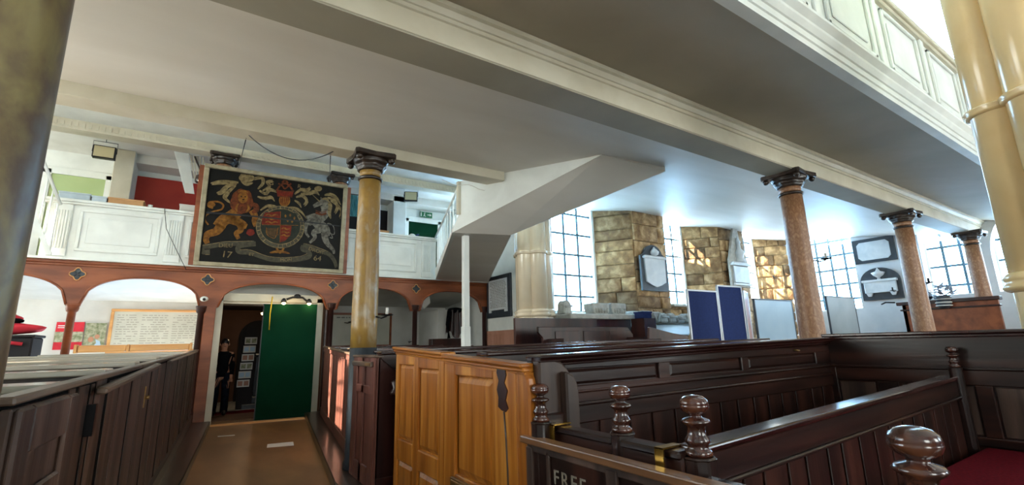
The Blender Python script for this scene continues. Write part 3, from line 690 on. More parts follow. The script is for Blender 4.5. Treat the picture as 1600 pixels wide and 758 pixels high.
for pts, wd in (([(215, 150), (160, 150), (110, 150), (60, 160)], 26), ([(205, 160), (150, 180), (120, 215), (95, 222)], 24), ([(200, 170), (160, 215), (140, 250), (170, 278)], 22),
                ([(330, 190), (360, 150), (350, 110), (300, 120)], 20), ([(360, 200), (400, 170), (385, 140), (420, 130)], 18), ([(340, 200), (380, 220), (400, 190), (440, 200)], 20), ([(330, 240), (370, 250), (410, 240), (430, 260)], 18),
                ([(560, 220), (600, 190), (640, 190), (660, 170)], 20), ([(570, 240), (610, 230), (640, 260), (620, 290)], 20), ([(600, 215), (650, 215), (690, 200), (720, 215)], 20), ([(560, 260), (590, 280), (600, 300)], 14),
                ([(760, 225), (800, 220), (840, 240), (870, 280)], 22), ([(780, 240), (830, 260), (850, 300), (830, 340)], 20), ([(800, 260), (850, 290), (880, 330), (865, 370)], 18), ([(350, 330), (390, 300), (430, 300), (460, 310)], 16), ([(500, 310), (560, 310), (600, 330), (635, 370)], 14)):
    g = gl if pts[0][0] < 480 else gr
    stroke(g, pts, leaf(wd), .004)
    stroke(g, [(p[0]+6, p[1]+10) for p in pts[1:]], leaf(wd*.5), .005)
ob('mantling', gl, 'p_cream', ra); ob('mantling', gr, 'p_cream', ra)
g = G(); blob(g, 262, 118, 46, 30, .006); stroke(g, [(225, 110), (235, 90), (250, 105), (262, 85), (275, 105), (290, 92), (298, 115)], 8, .007); stroke(g, [(230, 135), (262, 160), (300, 150)], leaf(20), .007); ob('lion_crown', g, 'p_cream', ra)
g = G(); blob(g, 716, 182, 26, 18, .006); ob('unicorn_crest', g, 'p_cream', ra)
# lion supporter
g = G(); body = [(200, 330), (280, 350), (315, 395), (320, 440), (300, 400), (250, 385)]
stroke(g, [(215, 345), (180, 375), (140, 400), (115, 440)], (75, 70), .008)     # haunch
stroke(g, [(130, 430), (105, 470), (60, 490), (50, 520), (60, 548)], (58, 26), .008)
stroke(g, [(190, 400), (230, 420), (240, 460), (215, 480), (230, 515)], (46, 22), .008)
stroke(g, [(150, 390), (210, 400), (260, 430), (230, 440)], (60, 30), .008)
stroke(g, [(300, 330), (320, 370), (315, 400), (325, 435)], (44, 20), .008); ob('lion_body', g, 'p_gold', ra)
g = G(); blob(g, 240, 275, 66, 82, .010, 26, 0, .06); stroke(g, [(290, 290), (320, 300), (325, 330), (300, 345)], leaf(34), .009); ob('lion_mane', g, 'p_orange', ra)
g = G(); blob(g, 245, 250, 30, 36, .012); stroke(g, [(215, 215), (245, 205), (275, 218)], leaf(14), .012)
for dx in (-12, 12): stroke(g, [(245+dx*2.2, 290), (245+dx*3, 320), (240+dx*2, 345)], leaf(12), .012)
ob('lion_face', g, 'p_gold', ra)
g = G(); blob(g, 235, 242, 5, 4, .014, 8); blob(g, 258, 244, 5, 4, .014, 8); blob(g, 247, 262, 8, 4, .014, 8); ob('lion_features', g, 'paint_black', ra)
g = G(); stroke(g, [(60, 430), (40, 400), (45, 370), (80, 345), (125, 330), (135, 300), (105, 280), (60, 285), (55, 310), (80, 322)], (9, 12), .006); blob(g, 72, 300, 20, 16, .007); ob('lion_tail', g, 'p_gold', ra)
# unicorn supporter
g = G(); stroke(g, [(760, 290), (770, 330), (740, 370), (690, 380), (650, 395)], (58, 70), .008)
stroke(g, [(690, 370), (730, 420), (770, 450), (775, 490)], (80, 48), .008); stroke(g, [(765, 470), (770, 510), (790, 545), (825, 580), (830, 605)], (52, 12), .008)
stroke(g, [(735, 450), (690, 470), (700, 500), (665, 535)], (44, 14), .008); stroke(g, [(660, 390), (640, 430), (640, 470), (660, 500)], (26, 12), .008); stroke(g, [(650, 400), (620, 440), (610, 500)], (22, 9), .008)
ob('unicorn_body', g, 'p_grey', ra)
g = G(); stroke(g, [(775, 290), (750, 272), (715, 285), (685, 300)], (50, 20), .011); stroke(g, [(740, 262), (735, 240), (745, 255)], (10, 3), .011); ob('unicorn_head', g, 'p_grey', ra)
g = G(); stroke(g, [(770, 260), (800, 290), (795, 340), (805, 380)], leaf(26), .010); stroke(g, [(745, 250), (775, 250), (790, 270)], leaf(16), .012); stroke(g, [(730, 270), (690, 235), (660, 205)], (7, 1.5), .012); ob('unicorn_mane_and_horn', g, 'p_cream', ra)
g = G(); stroke(g, [(700, 340), (740, 352), (775, 345)], 14, .012); stroke(g, [(700, 325), (740, 338), (776, 330)], 5, .012); ob('collar', g, 'p_orange', ra)
g = G(); stroke(g, [(790, 470), (830, 480), (825, 430), (790, 410), (780, 430), (820, 500), (800, 500)], (5, 6), .007); ob('unicorn_tail', g, 'p_grey', ra); blob(G(), 0, 0, 1, 1, 0)
# garter and shield
g = G(); blob(g, 478, 435, 152, 138, .009, 40); ob('garter', g, 'p_ribbon', ra)
g = G(); blob(g, 478, 432, 124, 112, .011, 40); ob('garter_inner', g, 'p_green', ra)
g = G(); stroke(g, [(478+148*cos(a*pi/12), 435+134*sin(a*pi/12)) for a in range(25)], 4, .012); stroke(g, [(478+126*cos(a*pi/12), 432+114*sin(a*pi/12)) for a in range(25)], 4, .013); ob('garter_edges', g, 'p_cream', ra)
def q4(g, pts, d): g.face([g.pt(P2(x, y, d)) for x, y in pts])
g = G(); q4(g, [(378, 345), (474, 335), (474, 425), (360, 420), (362, 380)], .014); q4(g, [(474, 425), (545, 428), (540, 490), (505, 525), (474, 535)], .014); ob('red_quarters', g, 'p_red', ra)
g = G(); q4(g, [(480, 335), (570, 345), (590, 385), (588, 422), (480, 422)], .014); q4(g, [(362, 425), (470, 428), (470, 532), (415, 505), (375, 465)], .014); ob('dark_quarters', g, 'p_green', ra)
g = G()
for y in (362, 385, 408): stroke(g, [(382, y), (400, y-6), (420, y+3), (440, y-5), (460, y)], leaf(9), .016)
for y in (448, 470, 492): stroke(g, [(482, y), (500, y-6), (515, y+3), (535, y-2)], leaf(9), .016)
for x, y in ((505, 365), (535, 360), (562, 378), (520, 395), (548, 400)): stroke(g, [(x, y-10), (x, y+10)], leaf(9), .016); stroke(g, [(x-7, y), (x+7, y)], 4, .016)
for k in range(8): x = 395+k*9; stroke(g, [(x, 445), (x+2, 475), (x+4, 500-abs(k-4)*3)], 2.5, .016)
stroke(g, [(390, 440), (392, 480), (415, 500), (445, 505), (462, 440)], 4, .016); ob('charges', g, 'p_gold', ra)
g = G(); stroke(g, [(474, 335), (474, 535)], 3, .017); stroke(g, [(362, 423), (588, 425)], 3, .017); stroke(g, [(455, 570), (478, 600), (500, 570)], 12, .012); stroke(g, [(415, 600), (478, 592), (540, 605)], leaf(16), .012); ob('shield_lines', g, 'p_gold', ra)
# helm, crown
g = G(); blob(g, 497, 262, 36, 42, .010); ob('helm', g, 'p_gold', ra)
g = G()
for k in range(5): stroke(g, [(474+k*11, 238), (472+k*12, 262), (478+k*9, 290)], 3.5, .012)
ob('helm_bars', g, 'p_red', ra)
g = G(); q4(g, [(445, 195), (552, 202), (545, 238), (450, 232)], .012); ob('crown_cap', g, 'p_red', ra)
g = G(); stroke(g, [(445, 200), (470, 160), (497, 150), (525, 165), (552, 205)], 12, .013); stroke(g, [(455, 150), (480, 168), (497, 185), (520, 165), (535, 150)], 10, .013); stroke(g, [(446, 196), (498, 202), (552, 206)], 7, .014); stroke(g, [(450, 234), (498, 240), (546, 240)], 7, .014); stroke(g, [(478, 145), (497, 128), (515, 148)], 12, .013); ob('crown', g, 'p_orange', ra)
g = G(); blob(g, 297, 473, 24, 22, .009, 16, 0, .1); ob('rose', g, 'p_red', ra)
# ribbon
g = G(); stroke(g, [(75, 600), (35, 600), (35, 570), (75, 565), (150, 548), (230, 545), (320, 540)], 30, .010); stroke(g, [(330, 545), (240, 560), (235, 595), (300, 600), (340, 615), (420, 640), (500, 645), (600, 638), (665, 620), (655, 590), (620, 575), (625, 555)], 30, .009)
stroke(g, [(620, 552), (680, 570), (750, 590), (800, 610), (835, 650), (850, 690)], (30, 24), .010); ob('ribbon', g, 'p_ribbon', ra)
g = G(); stroke(g, [(310, 528), (230, 532), (150, 536), (75, 553), (30, 562)], 3, .012); stroke(g, [(75, 617), (50, 617)], 3, .012); stroke(g, [(240, 585), (300, 585), (400, 622), (500, 630), (600, 622), (650, 605)], 3, .012); stroke(g, [(630, 540), (690, 555), (790, 590)], 3, .012); ob('ribbon_edges', g, 'p_cream', ra)
def ptxt(s, x, y, size, rot, m, nm='lettering'):
    O = P2(x, y, .016); c = radians(rot)
    return text(nm, s, m, ra, O, (cos(c), 0, sin(c)), (-sin(c), 0, cos(c)), size, 0)
ptxt('DIEU', 120, 570, .115, -2+6, 'p_cream'); ptxt('ET', 290, 618, .09, -8, 'p_cream'); ptxt('MON', 480, 655, .10, 6, 'p_cream'); ptxt('DROIT', 655, 580, .115, -14, 'p_cream')
ptxt('17', 135, 630, .19, -4, 'p_cream'); ptxt('64', 690, 645, .17, -4, 'p_cream'); ptxt('G', 395, 158, .13, -4, 'p_cream'); ptxt('R', 575, 178, .13, -4, 'p_cream')
for s, x, y, r in (('HONI', 350, 505, 70-180+180), ):
    pass
g = G()
for k in range(30):
    a = pi*.75+k*2*pi*.92/30; cx, cy = 478+137*cos(a), 434+123*sin(a); L = 9; c, s = cos(a), sin(a)
    stroke(g, [(cx-c*L, cy-s*L), (cx+c*L, cy+s*L)], 3.5 if k % 3 else 6, .013)
ob('garter_letters', g, 'p_cream', ra)
g = G(); stroke(g, [(28, 352), (200, 362), (480, 385), (870, 428)], (14, 6), .019); ob('split', g, 'black', ra, label='dark crack running across the boards')
# suspension wires
for k, (x, a) in enumerate(((.23, .35), (1.17, 2.2))):
    tag(ob('suspension_wire', G().tube([(x, 5.9, 3.86), (a, 11.03, 5.25)], .006, 5), 'black_metal'), ('left' if k == 0 else 'right')+' wire running from the white beam to the royal arms', 'wire')
P = [(.25+.93*i/12, 5.8, 3.86-.20*(1-(2*i/12-1)**2)) for i in range(13)]
tag(ob('slack_cable', G().tube(P, .006, 5), 'grey_paint'), 'thin cable looping down between the two suspension points under the beam', 'cable')
tag(ob('thin_cable', G().tube([(-.82, 11.1, 4.2), (-.75, 11.08, 3.8), (-.55, 11.1, 3.4), (-.35, 11.12, 3.02)], .006, 5), 'black'), 'thin dark cable hanging down the gallery front left of the painting', 'cable')
tag(ob('white_cable', G().tube([(2.75+.9*i/10, 5.98, 3.84-.05*sin(pi*i/10*2)**2-.02) for i in range(11)], .006, 5), 'cardwhite'), 'thin white cable drooping below the end of the white beam', 'cable')
# ================================================================== STAIRCASE TO THE UPPER GALLERY
st = thing('staircase', (4.2, 7, 3.1), 'white enclosed staircase rising from the west gallery into the ceiling', 'staircase')
Bp, Ap, Ep, P0 = (4.47, 4.42), (3.66, 5.72), (3.16, 6.47), (4.95, 11.1)
Dp, Rp, Qp = (5.80, 4.40), (4.06, 6.20), (6.55, 11.2)
K = (3.24, 6.345)                      # where the boarding stops and the open balustrade starts
zE = 3.17; zB = 4.0
lowz = lambda p: zE+(zB-zE)*(math.hypot(p[0]-Ep[0], p[1]-Ep[1])/math.hypot(Bp[0]-Ep[0], Bp[1]-Ep[1]))
g = G(); g.prism([(Bp[0], Bp[1], zB), (Ep[0], Ep[1], zE), (K[0]-.02, K[1]+.03, 3.45), (K[0], K[1], 4.0)], (.05, .03, 0)); ob('side_boarding', g, 'white_paint', st)
g = G(); g.prism([(Ep[0], Ep[1], zE), (P0[0], P0[1], 3.10), (P0[0]-.02, P0[1], 3.34), (K[0]-.02, K[1]+.02, 3.45)], (.05, -.02, 0)); ob('string', g, 'white_paint', st)
g = G(); g.face([g.pt(p) for p in ((Bp[0], Bp[1], 3.995), (Dp[0], Dp[1], 4.0), (Rp[0], Rp[1], zE), (Ep[0], Ep[1], zE))]); g.prism([(Bp[0], Bp[1], zB+.0), (Dp[0], Dp[1], 4.01), (Rp[0], Rp[1], zE), (Ep[0], Ep[1], zE)], (0, 0, .06)); ob('upper_soffit', g, 'ceiling_plaster', st)
g = G(); g.prism([(Dp[0], Dp[1], 4.0), (Rp[0], Rp[1], zE), (Rp[0], Rp[1], 3.9), (Dp[0], Dp[1], 4.35)], (.02, .03, 0)); ob('far_side', g, 'plaster', st)
g = G(); g.prism([(Ep[0], Ep[1], zE), (Rp[0], Rp[1], zE), (Qp[0], Qp[1], 3.12), (P0[0], P0[1], 3.10)], (0, 0, .05)); ob('lower_soffit', g, 'ceiling_plaster', st)
g = G(); g.prism([(Rp[0], Rp[1], zE), (Qp[0], Qp[1], 3.12), (Qp[0], Qp[1], 3.3), (Rp[0], Rp[1], 3.4)], (.03, 0, 0)); ob('lower_far_side', g, 'plaster', st)
g = G(); g.box(K[0]-.045, K[0]+.02, K[1]-.01, K[1]+.05, 3.44, 3.99); ob('newel_post', g, 'cream_paint', st, bevel=.004)
ob('handrail', G().tube([(K[0], K[1], 3.96), (P0[0]-.02, P0[1], 4.2)], .025, 6), 'white_paint', st)
for i in range(1, 10):
    a = i/10; x = K[0]+(P0[0]-K[0])*a; y = K[1]+(P0[1]-K[1])*a; z0 = 3.45+(3.34-3.45)*a; z1 = 3.96+.24*a
    ob('baluster', G().lathe([(.012, 0), (.012, .08), (.016, .12), (.009, .2), (.014, (z1-z0)*.5), (.009, (z1-z0)-.15), (.012, (z1-z0))], (x, y, z0), 8), 'white_paint', st)
px, py = 3.45, 6.58
ob('post', G().box(px-.045, px+.05, py-.045, py+.045, .12, 3.17), 'white_paint', st, bevel=.006, label='square white post under the stair'); ob('post_foot', G().box(px-.055, px+.06, py-.055, py+.055, .12, 1.72), 'white_paint', st, bevel=.006)

# ================================================================== CLUSTERED PILLARS
def cluster(cx, cy, R, r, angs, z0, z1, rings, label, foot, m='pillar_cream'):
    t = thing('clustered_pillar', (cx, cy, z0), label, 'pillar')
    for a in angs:
        a = radians(a); x, y = cx+R*cos(a), cy+R*sin(a)
        ob('shaft', G().lathe([(r, 0), (r, (z1-foot)*.5), (r, z1-foot)], (x, y, foot), 32), m, t)
        for z in rings:
            ob('ring', G().lathe([(r, -.03), (r+.025, -.025), (r+.035, -.01), (r+.028, .005), (r+.04, .015), (r+.03, .03), (r, .035)], (x, y, z), 32), m, t)
        ob('base_ring', G().lathe([(r, -.07), (r+.03, -.06), (r+.05, -.04), (r+.05, -.02), (r+.03, -.005), (r+.03, .02), (r+.045, .035), (r+.015, .07), (r, .08)], (x, y, foot), 32), m, t)
    ob('core', G().lathe([(R*.8, 0), (R*.8, z1-z0)], (cx, cy, z0), 20), m, t)
    g = G(); n = 64; P = []
    for k in range(n):
        a = 2*pi*k/n; rr = max(R*cos(min(abs((a-radians(b)+pi) % (2*pi)-pi) for b in angs))+sqrt(max(0, r*r-(R*sin(min(abs((a-radians(b)+pi) % (2*pi)-pi) for b in angs)))**2)), R*.8)
        P.append((cx+(rr+.0)*cos(a), cy+(rr+.0)*sin(a), z0))
    g.prism(P, (0, 0, foot-z0-.05)); ob('plinth', g, m, t)
    return t
cluster(5.36, .47, .30, .165, (5, 62, 120, 176, 232, 290), 0, 6.6, (3.18,), 'big cream clustered pillar of round shafts at the right edge of the view', 1.80)
cluster(5.27, 7.25, .2, .165, (-26, 46, 118, 190, 262), 0, 4.5, (3.12,), 'cream clustered pillar between the stair and the stone-walled windows', 1.98, 'pillar_pale')
# ================================================================== MEMORIALS
tb = thing('wall_tablet', (6.58, 10.65, 2.14), 'white lettered tablet in a broad black frame on the white stair wall', 'tablet')
ob('frame', G().box(6.55, 6.6, 10.02, 11.24, 2.12, 3.24), 'slate', tb, bevel=.01)
g = G(); g.prism([(6.535, 10.17, 3.13), (6.535, 11.10, 3.13), (6.535, 11.10, 2.26), (6.535, 10.98, 2.26), (6.535, 10.98, 2.32), (6.535, 10.32, 2.32), (6.535, 10.32, 2.26), (6.535, 10.17, 2.26)], (.02, 0, 0)); ob('slab', g, 'marble_white', tb)
g = G(); rnd = random.Random(3)
for i in range(17):
    z = 3.06-.042*i; u = 11.03-rnd.random()*.1*(1 if i % 3 == 0 else .2)
    while u > 10.26:
        wd = rnd.uniform(.03, .11); g.box(6.532, 6.535, u-wd, u, z, z+.014); u -= wd+.022
ob('lettering', g, 'ink', tb)
m1 = thing('wall_monument', (9.3, 7.7, 2.6), 'white marble monument on a scalloped dark slate ground, hung on the stone pier', 'monument')
F1 = Fr(8.85, 7.68, 0, 2.62)
g = G(F1); P = [(0, 0, .0), (.95, 0, .0), (.95, 0, .86)]
P += [(.475+.475*cos(a*pi/12)*(.72 if 0 < a < 12 else 1), 0, .86+.30*sin(a*pi/12)) for a in range(1, 12)]+[(0, 0, .86)]
g.prism(P, (0, .06, 0)); ob('slate_ground', g, 'slate', m1)
g = G(F1); g.prism([(.12, -.04, .22), (.3, -.04, .14), (.475, -.04, .09), (.65, -.04, .14), (.83, -.04, .22), (.85, -.04, .80), (.10, -.04, .80)], (0, .04, 0)); ob('inscription_slab', g, 'marble_white', m1)
g = G(F1); g.box(.06, .89, -.08, 0, .80, .85); g.box(.10, .85, -.06, 0, .85, .87); ob('cornice', g, 'marble_white', m1, bevel=.006)
g = G(F1); g.lathe([(.04, 0), (.1, .03), (.12, .1), (.07, .16), (.03, .2), (.02, .23)], (.475, -.03, .87), 14); ob('urn', g, 'marble_white', m1)
m2 = thing('wall_monument', (13.0, 7.66, 2.9), 'grey obelisk-topped monument on the stone pier behind the navy display boards', 'monument')
F2 = Fr(12.62, 7.68, 0, 2.88)
g = G(F2); g.prism([(0, 0, 0), (.92, 0, 0), (.92, 0, .8), (.72, 0, 1.0), (.58, 0, 1.78), (.40, 0, 1.80), (.06, 0, .9), (0, 0, .8)], (0, .07, 0)); ob('ground', g, 'carved_stone', m2)
g = G(F2); g.box(.08, .86, -.06, 0, .12, .60); ob('inscription_slab', g, 'marble_white', m2, bevel=.006)
g = G(F2); g.box(.02, .92, -.1, 0, .62, .68); g.box(.06, .88, -.08, 0, .68, .72); g.box(.04, .9, -.08, 0, .04, .10); ob('cornice', g, 'marble_white', m2, bevel=.006)
g = G(F2); g.lathe([(.13, 0), (.16, .05), (.1, .12), (.13, .2), (.15, .3), (.06, .42), (.05, .55), (.08, .6), (.02, .75)], (.47, -.04, .72), 14); ob('urn', g, 'marble_white', m2)
m3 = thing('wall_monument', (16.45, 5.5, 3.6), 'oblong black tablet with a white chamfered slab high on the east wall', 'monument')
ob('ground', G().box(16.44, 16.5, 4.94, 5.99, 3.52, 4.24), 'slate', m3, bevel=.01)
g = G(); c = .08; y0, y1, z0, z1 = 5.06, 5.87, 3.60, 4.14
g.prism([(16.41, y0+c, z0), (16.41, y1-c, z0), (16.41, y1, z0+c), (16.41, y1, z1-c), (16.41, y1-c, z1), (16.41, y0+c, z1), (16.41, y0, z1-c), (16.41, y0, z0+c)], (.04, 0, 0)); ob('inscription_slab', g, 'marble_white', m3)
m4 = thing('wall_monument', (16.45, 5.45, 2.45), 'round-topped dark tablet with a white marble sarcophagus on the east wall', 'monument')
P = [(16.44, 4.96, 2.42), (16.44, 5.94, 2.42)]+[(16.44, 5.45+.49*cos(a*pi/14), 2.95+.40*sin(a*pi/14)) for a in range(15)]
ob('ground', G().prism(P, (.06, 0, 0)), 'slate', m4)
g = G(); g.box(16.36, 16.44, 5.06, 5.84, 2.62, 2.93); g.prism([(16.37, 5.08, 2.62), (16.37, 5.24, 2.62), (16.37, 5.2, 2.52), (16.37, 5.12, 2.52)], (.07, 0, 0)); g.prism([(16.37, 5.66, 2.62), (16.37, 5.82, 2.62), (16.37, 5.78, 2.52), (16.37, 5.70, 2.52)], (.07, 0, 0)); ob('sarcophagus', g, 'marble_white', m4, bevel=.01)
ob('lid', G().box(16.33, 16.45, 5.02, 5.88, 2.93, 3.0), 'marble_white', m4, bevel=.01)
ob('urn', G().lathe([(.05, 0), (.03, .05), (.12, .12), (.17, .2), (.06, .24), (.03, .3), (.005, .34)], (16.40, 5.45, 3.0), 14), 'marble_white', m4)
# ================================================================== CANDLE BRACKETS
def sconce(x, y, z, dx, dy, label, candle=True, group=None):
    t = thing('candle_bracket', (x, y, z), label, 'candle bracket', group)
    ex, ey = x+dx, y+dy
    ob('arm', G().tube([(x, y, z), ((x+ex)/2, (y+ey)/2, z-.02), (ex, ey, z)], .01, 6), 'black_metal', t)
    ob('drip_pan', G().lathe([(.01, 0), (.07, .01), (.075, .02), (.03, .02)], (ex, ey, z), 16), 'black_metal', t)
    ob('candle', G().lathe([(.018, 0), (.018, .08)], (ex, ey, z+.02), 10), 'cardwhite' if candle else 'black_metal', t)
sconce(7.40, 3.20, 2.52, .10, -.12, 'candle bracket with a white candle on the nearest pink column')
sconce(1.74, 5.62, 1.80, .1, -.1, 'small black candle bracket on the slim aisle column')
sconce(16.1, 8.22, 3.28, -.72, -.3, 'black candle bracket in front of the sunlit stone window splay', False)
sconce(16.34, 5.10, 2.62, -.18, 0, 'black candle bracket in front of the white sarcophagus monument', False)
sconce(11.95, 3.28, 2.42, .2, -.06, 'black candle bracket low on the second pink column', False)
sconce(5.36, 13.98, 1.56, -.02, -.2, 'candle bracket with a white candle low on the rear wall under the fourth arch')
sconce(3.42, 13.94, 2.14, .12, -.2, 'candle bracket with a white candle before the red-framed board')

# ================================================================== DISPLAY BOARDS IN THE TRANSEPT
def board(p0, p1, z0, z1, fm, pm, label, nm='display_board'):
    f, L = fr2(p0, p1); t = thing(nm, (p0[0], p0[1], z0), label, 'display board')
    ob('panel', G(f).box(.03, L-.03, -.012, .012, z0+.03, z1-.03), pm, t)
    g = G(f); g.box(0, .03, -.02, .02, 0, z1); g.box(L-.03, L, -.02, .02, 0, z1); g.box(0, L, -.02, .02, z1-.03, z1); g.box(0, L, -.02, .02, z0, z0+.03); ob('frame', g, fm, t, bevel=.003)
board((7.40, 5.42), (8.29, 5.40), 1.2, 2.34, 'alu', 'navy_felt', 'wide navy felt display board in an aluminium frame')
board((8.31, 5.40), (9.10, 5.37), 1.2, 2.46, 'alu', 'navy_felt', 'narrower navy felt display board hinged at an angle')
board((9.13, 5.36), (9.62, 5.56), 1.2, 2.38, 'alu', 'pinkwood', 'very narrow pinkish display board edge next to the navy boards')
board((9.72, 5.5), (11.3, 5.5), 1.2, 2.25, 'slate', 'blue_white', 'pale blue-white display screen behind the nearest pink column')
board((13.0, 5.5), (14.6, 5.5), 1.2, 2.42, 'slate', 'grey_board', 'grey display screen below the first east window')

# ================================================================== STONES AND BENCHES BY THE NORTH WALL
sh = thing('stone_shelf', (6.8, 7.2, 1.9), 'stone ledge under the first window carrying carved fragments', 'shelf')
ob('slab', G().box(5.9, 7.75, 6.95, 7.78, 1.88, 1.98), 'carved_stone', sh, bevel=.015)
ob('support', G().box(5.95, 7.7, 7.1, 7.78, 0, 1.88), 'mahogany_dark', sh)
def carved(x0, x1, y, z, h, kind, label, group=None):
    t = thing('carved_stone', ((x0+x1)/2, y, z), label, 'carved stone', group); w_ = x1-x0; rnd = random.Random(int(x0*100))
    if kind == 'cap':
        g = G(); g.prism([(x0+w_*.12, y-.15, z), (x1-w_*.12, y-.15, z), (x1, y-.15, z+h*.6), (x1, y-.15, z+h), (x0, y-.15, z+h), (x0, y-.15, z+h*.6)], (0, .3, 0)); ob('block', g, 'carved_stone', t, bevel=.02)
        g = G()
        for i in range(5): g.ellipsoid((x0+w_*(.18+.16*i), y-.16, z+h*.35), (w_*.07, .04, h*.22), 8, 6)
        ob('leaf_carving', g, 'carved_stone', t)
    elif kind == 'v':
        g = G(); g.box(x0, x1, y-.14, y+.14, z, z+h); ob('block', g, 'carved_stone', t, bevel=.025)
        g = G()
        for a, b in ((0, .5), (.5, 1)): g.tube([(x0+w_*(a+.05), y-.15, z+h*.9), (x0+w_*.5 if a == 0 else x0+w_*.5, y-.15, z+h*.1)] if a == 0 else [(x0+w_*.5, y-.15, z+h*.1), (x1-w_*.05, y-.15, z+h*.9)], .03, 6)
        ob('zigzag_moulding', g, 'carved_stone', t)
    else:
        g = G(); g.prism([(x0, y-.13, z), (x1, y-.13, z), (x1-.02, y-.13, z+h*.75), ((x0+x1)/2, y-.13, z+h), (x0+.02, y-.13, z+h*.8)], (0, .26, 0)); ob('block', g, 'carved_stone', t, bevel=.03)
        g = G().tube([(x0+.02, y-.14, z+h*.5), (x1-.02, y-.14, z+h*.55)], .025, 6); ob('band', g, 'carved_stone', t)
carved(5.98, 6.2, 7.35, 1.98, .30, 'plain', 'upright grey stone fragment at the left of the first window')
carved(6.68, 7.16, 7.30, 1.98, .24, 'cap', 'carved capital fragment with leaves, left of the pair under the first window')
carved(7.22, 7.66, 7.30, 1.98, .25, 'cap', 'carved capital fragment with leaves, right of the pair under the first window')
ls = thing('stone_shelf', (9.2, 7.1, 1.7), 'long pale shelf holding a row of carved stones under the monument', 'shelf')
ob('slab', G().prism([(7.95, 7.7, 1.80), (10.6, 7.7, 1.80), (9.9, 7.0, 1.74), (8.05, 5.95, 1.50), (7.85, 6.0, 1.50)], (0, 0, .035)), 'grey_board', ls, bevel=.008)
ob('support', G().prism([(7.95, 7.5, 1.80), (7.85, 6.0, 1.50), (7.85, 6.0, 0), (7.95, 7.5, 0)], (.04, 0, 0)), 'mahogany_dark', ls)
lab = ['with a zigzag moulding, first from the left in the row', 'with a zigzag moulding, second from the left in the row', 'with crossed ribs, third from the left in the row', 'banded, fourth from the left in the row', 'banded, fifth from the left in the row', 'low and worn, sixth from the left in the row', 'at the right end of the row beside the navy board']
for i in range(7):
    carved(8.12+.31*i, 8.40+.31*i, 7.52, 1.835, (.26, .27, .25, .24, .24, .18, .24)[i], 'v' if i < 3 else 'plain', 'grey carved stone '+lab[i], 'row of carved stones on the long shelf')
carved(10.45, 11.2, 7.6, 1.83, .36, 'plain', 'long sloping carved stone below the second window')
crate(7.55, 7.80, 6.6, 6.85, 1.88, .14, 'navy_felt', 'small dark blue box at the junction of the two stone shelves', 'storage_box', 'box')
tag(ob('shelf_post', G().box(7.5, 7.85, 6.55, 6.9, 0, 1.88), 'mahogany_dark'), 'dark wooden stand carrying the small blue box', 'stand')
bn = thing('bench', (5.4, 5.9, 0), 'brown panelled bench back with a shaped end behind the far pews', 'bench')
ob('back', G().prism([(4.55, 6.0, .4), (6.5, 6.0, .4), (6.55, 6.0, 1.55), (6.42, 6.0, 1.68), (4.42, 6.0, 1.69), (4.42, 6.0, 1.6), (4.5, 6.0, 1.52)], (0, .05, 0)), 'mahogany_dark', bn, bevel=.01)
g = G()
for a in (4.75, 5.35, 5.95): g.box(a, a+.5, 5.985, 6.0, 1.42, 1.62)
ob('panel', g, 'mahogany_dark', bn, bevel=.006); ob('leg', G().box(4.6, 4.7, 5.6, 6.0, 0, 1.5), 'mahogany_dark', bn); ob('leg', G().box(6.35, 6.45, 5.6, 6.0, 0, 1.5), 'mahogany_dark', bn); ob('seat', G().box(4.5, 6.5, 5.6, 6.0, .42, .46), 'mahogany_dark', bn)
g = G().box(4.35, 6.2, 6.55, 6.6, .0, 1.86); tag(ob('wooden_screen', g, 'mahogany_dark', bevel=.01), 'dark wooden screen between the bench and the first window ledge', 'screen')
g = G().prism([(6.2, 5.4, 1.1), (7.3, 5.4, 1.1), (7.3, 5.4, 1.50), (6.9, 5.4, 1.55), (6.3, 5.4, 1.66)], (0, .05, 0)); tag(ob('pew_end', g, 'mahogany_dark', bevel=.008), 'dark sloping pew end left of the navy boards', 'pew end')
# far-right pew in front of the arched window with a striped pot
fp = thing('high_pew', (14.5, 3.7, 0), 'tall red-brown pew under the arched east window', 'pew')
ob('panelling', G().box(14.5, 14.6, 2.75, 4.45, 0, 2.12), 'mahogany', fp); ob('side', G().box(14.5, 16.3, 4.38, 4.45, 0, 2.12), 'mahogany', fp)
g = G(); g.box(14.44, 14.66, 2.7, 4.55, 2.12, 2.2); g.box(14.47, 14.6, 2.72, 4.5, 1.98, 2.02); ob('cornice', g, 'mahogany_dark', fp, bevel=.01)
ob('bracket', G().tube([(14.4, 4.55, 2.2), (14.42, 4.75, 2.22), (14.45, 4.85, 2.18)], .02, 6), 'black_metal', fp)
pt = thing('striped_pot', (14.42, 3.6, 2.02), 'dark striped pot with grey foliage hanging on the pew front', 'plant pot')
g = G(); g.lathe([(.06, 0), (.12, .05), (.14, .12), (.12, .18), (.15, .22), (.16, .3)], (14.36, 3.62, 1.98), 18); ob('pot', g, 'slate', pt)
g = G()
for z in (2.04, 2.11, 2.19, 2.25): g.lathe([(.145, 0), (.155, .012), (.145, .024)], (14.36, 3.62, z), 18)
ob('stripes', g, 'cardwhite', pt)
g = G(); rnd = random.Random(4)
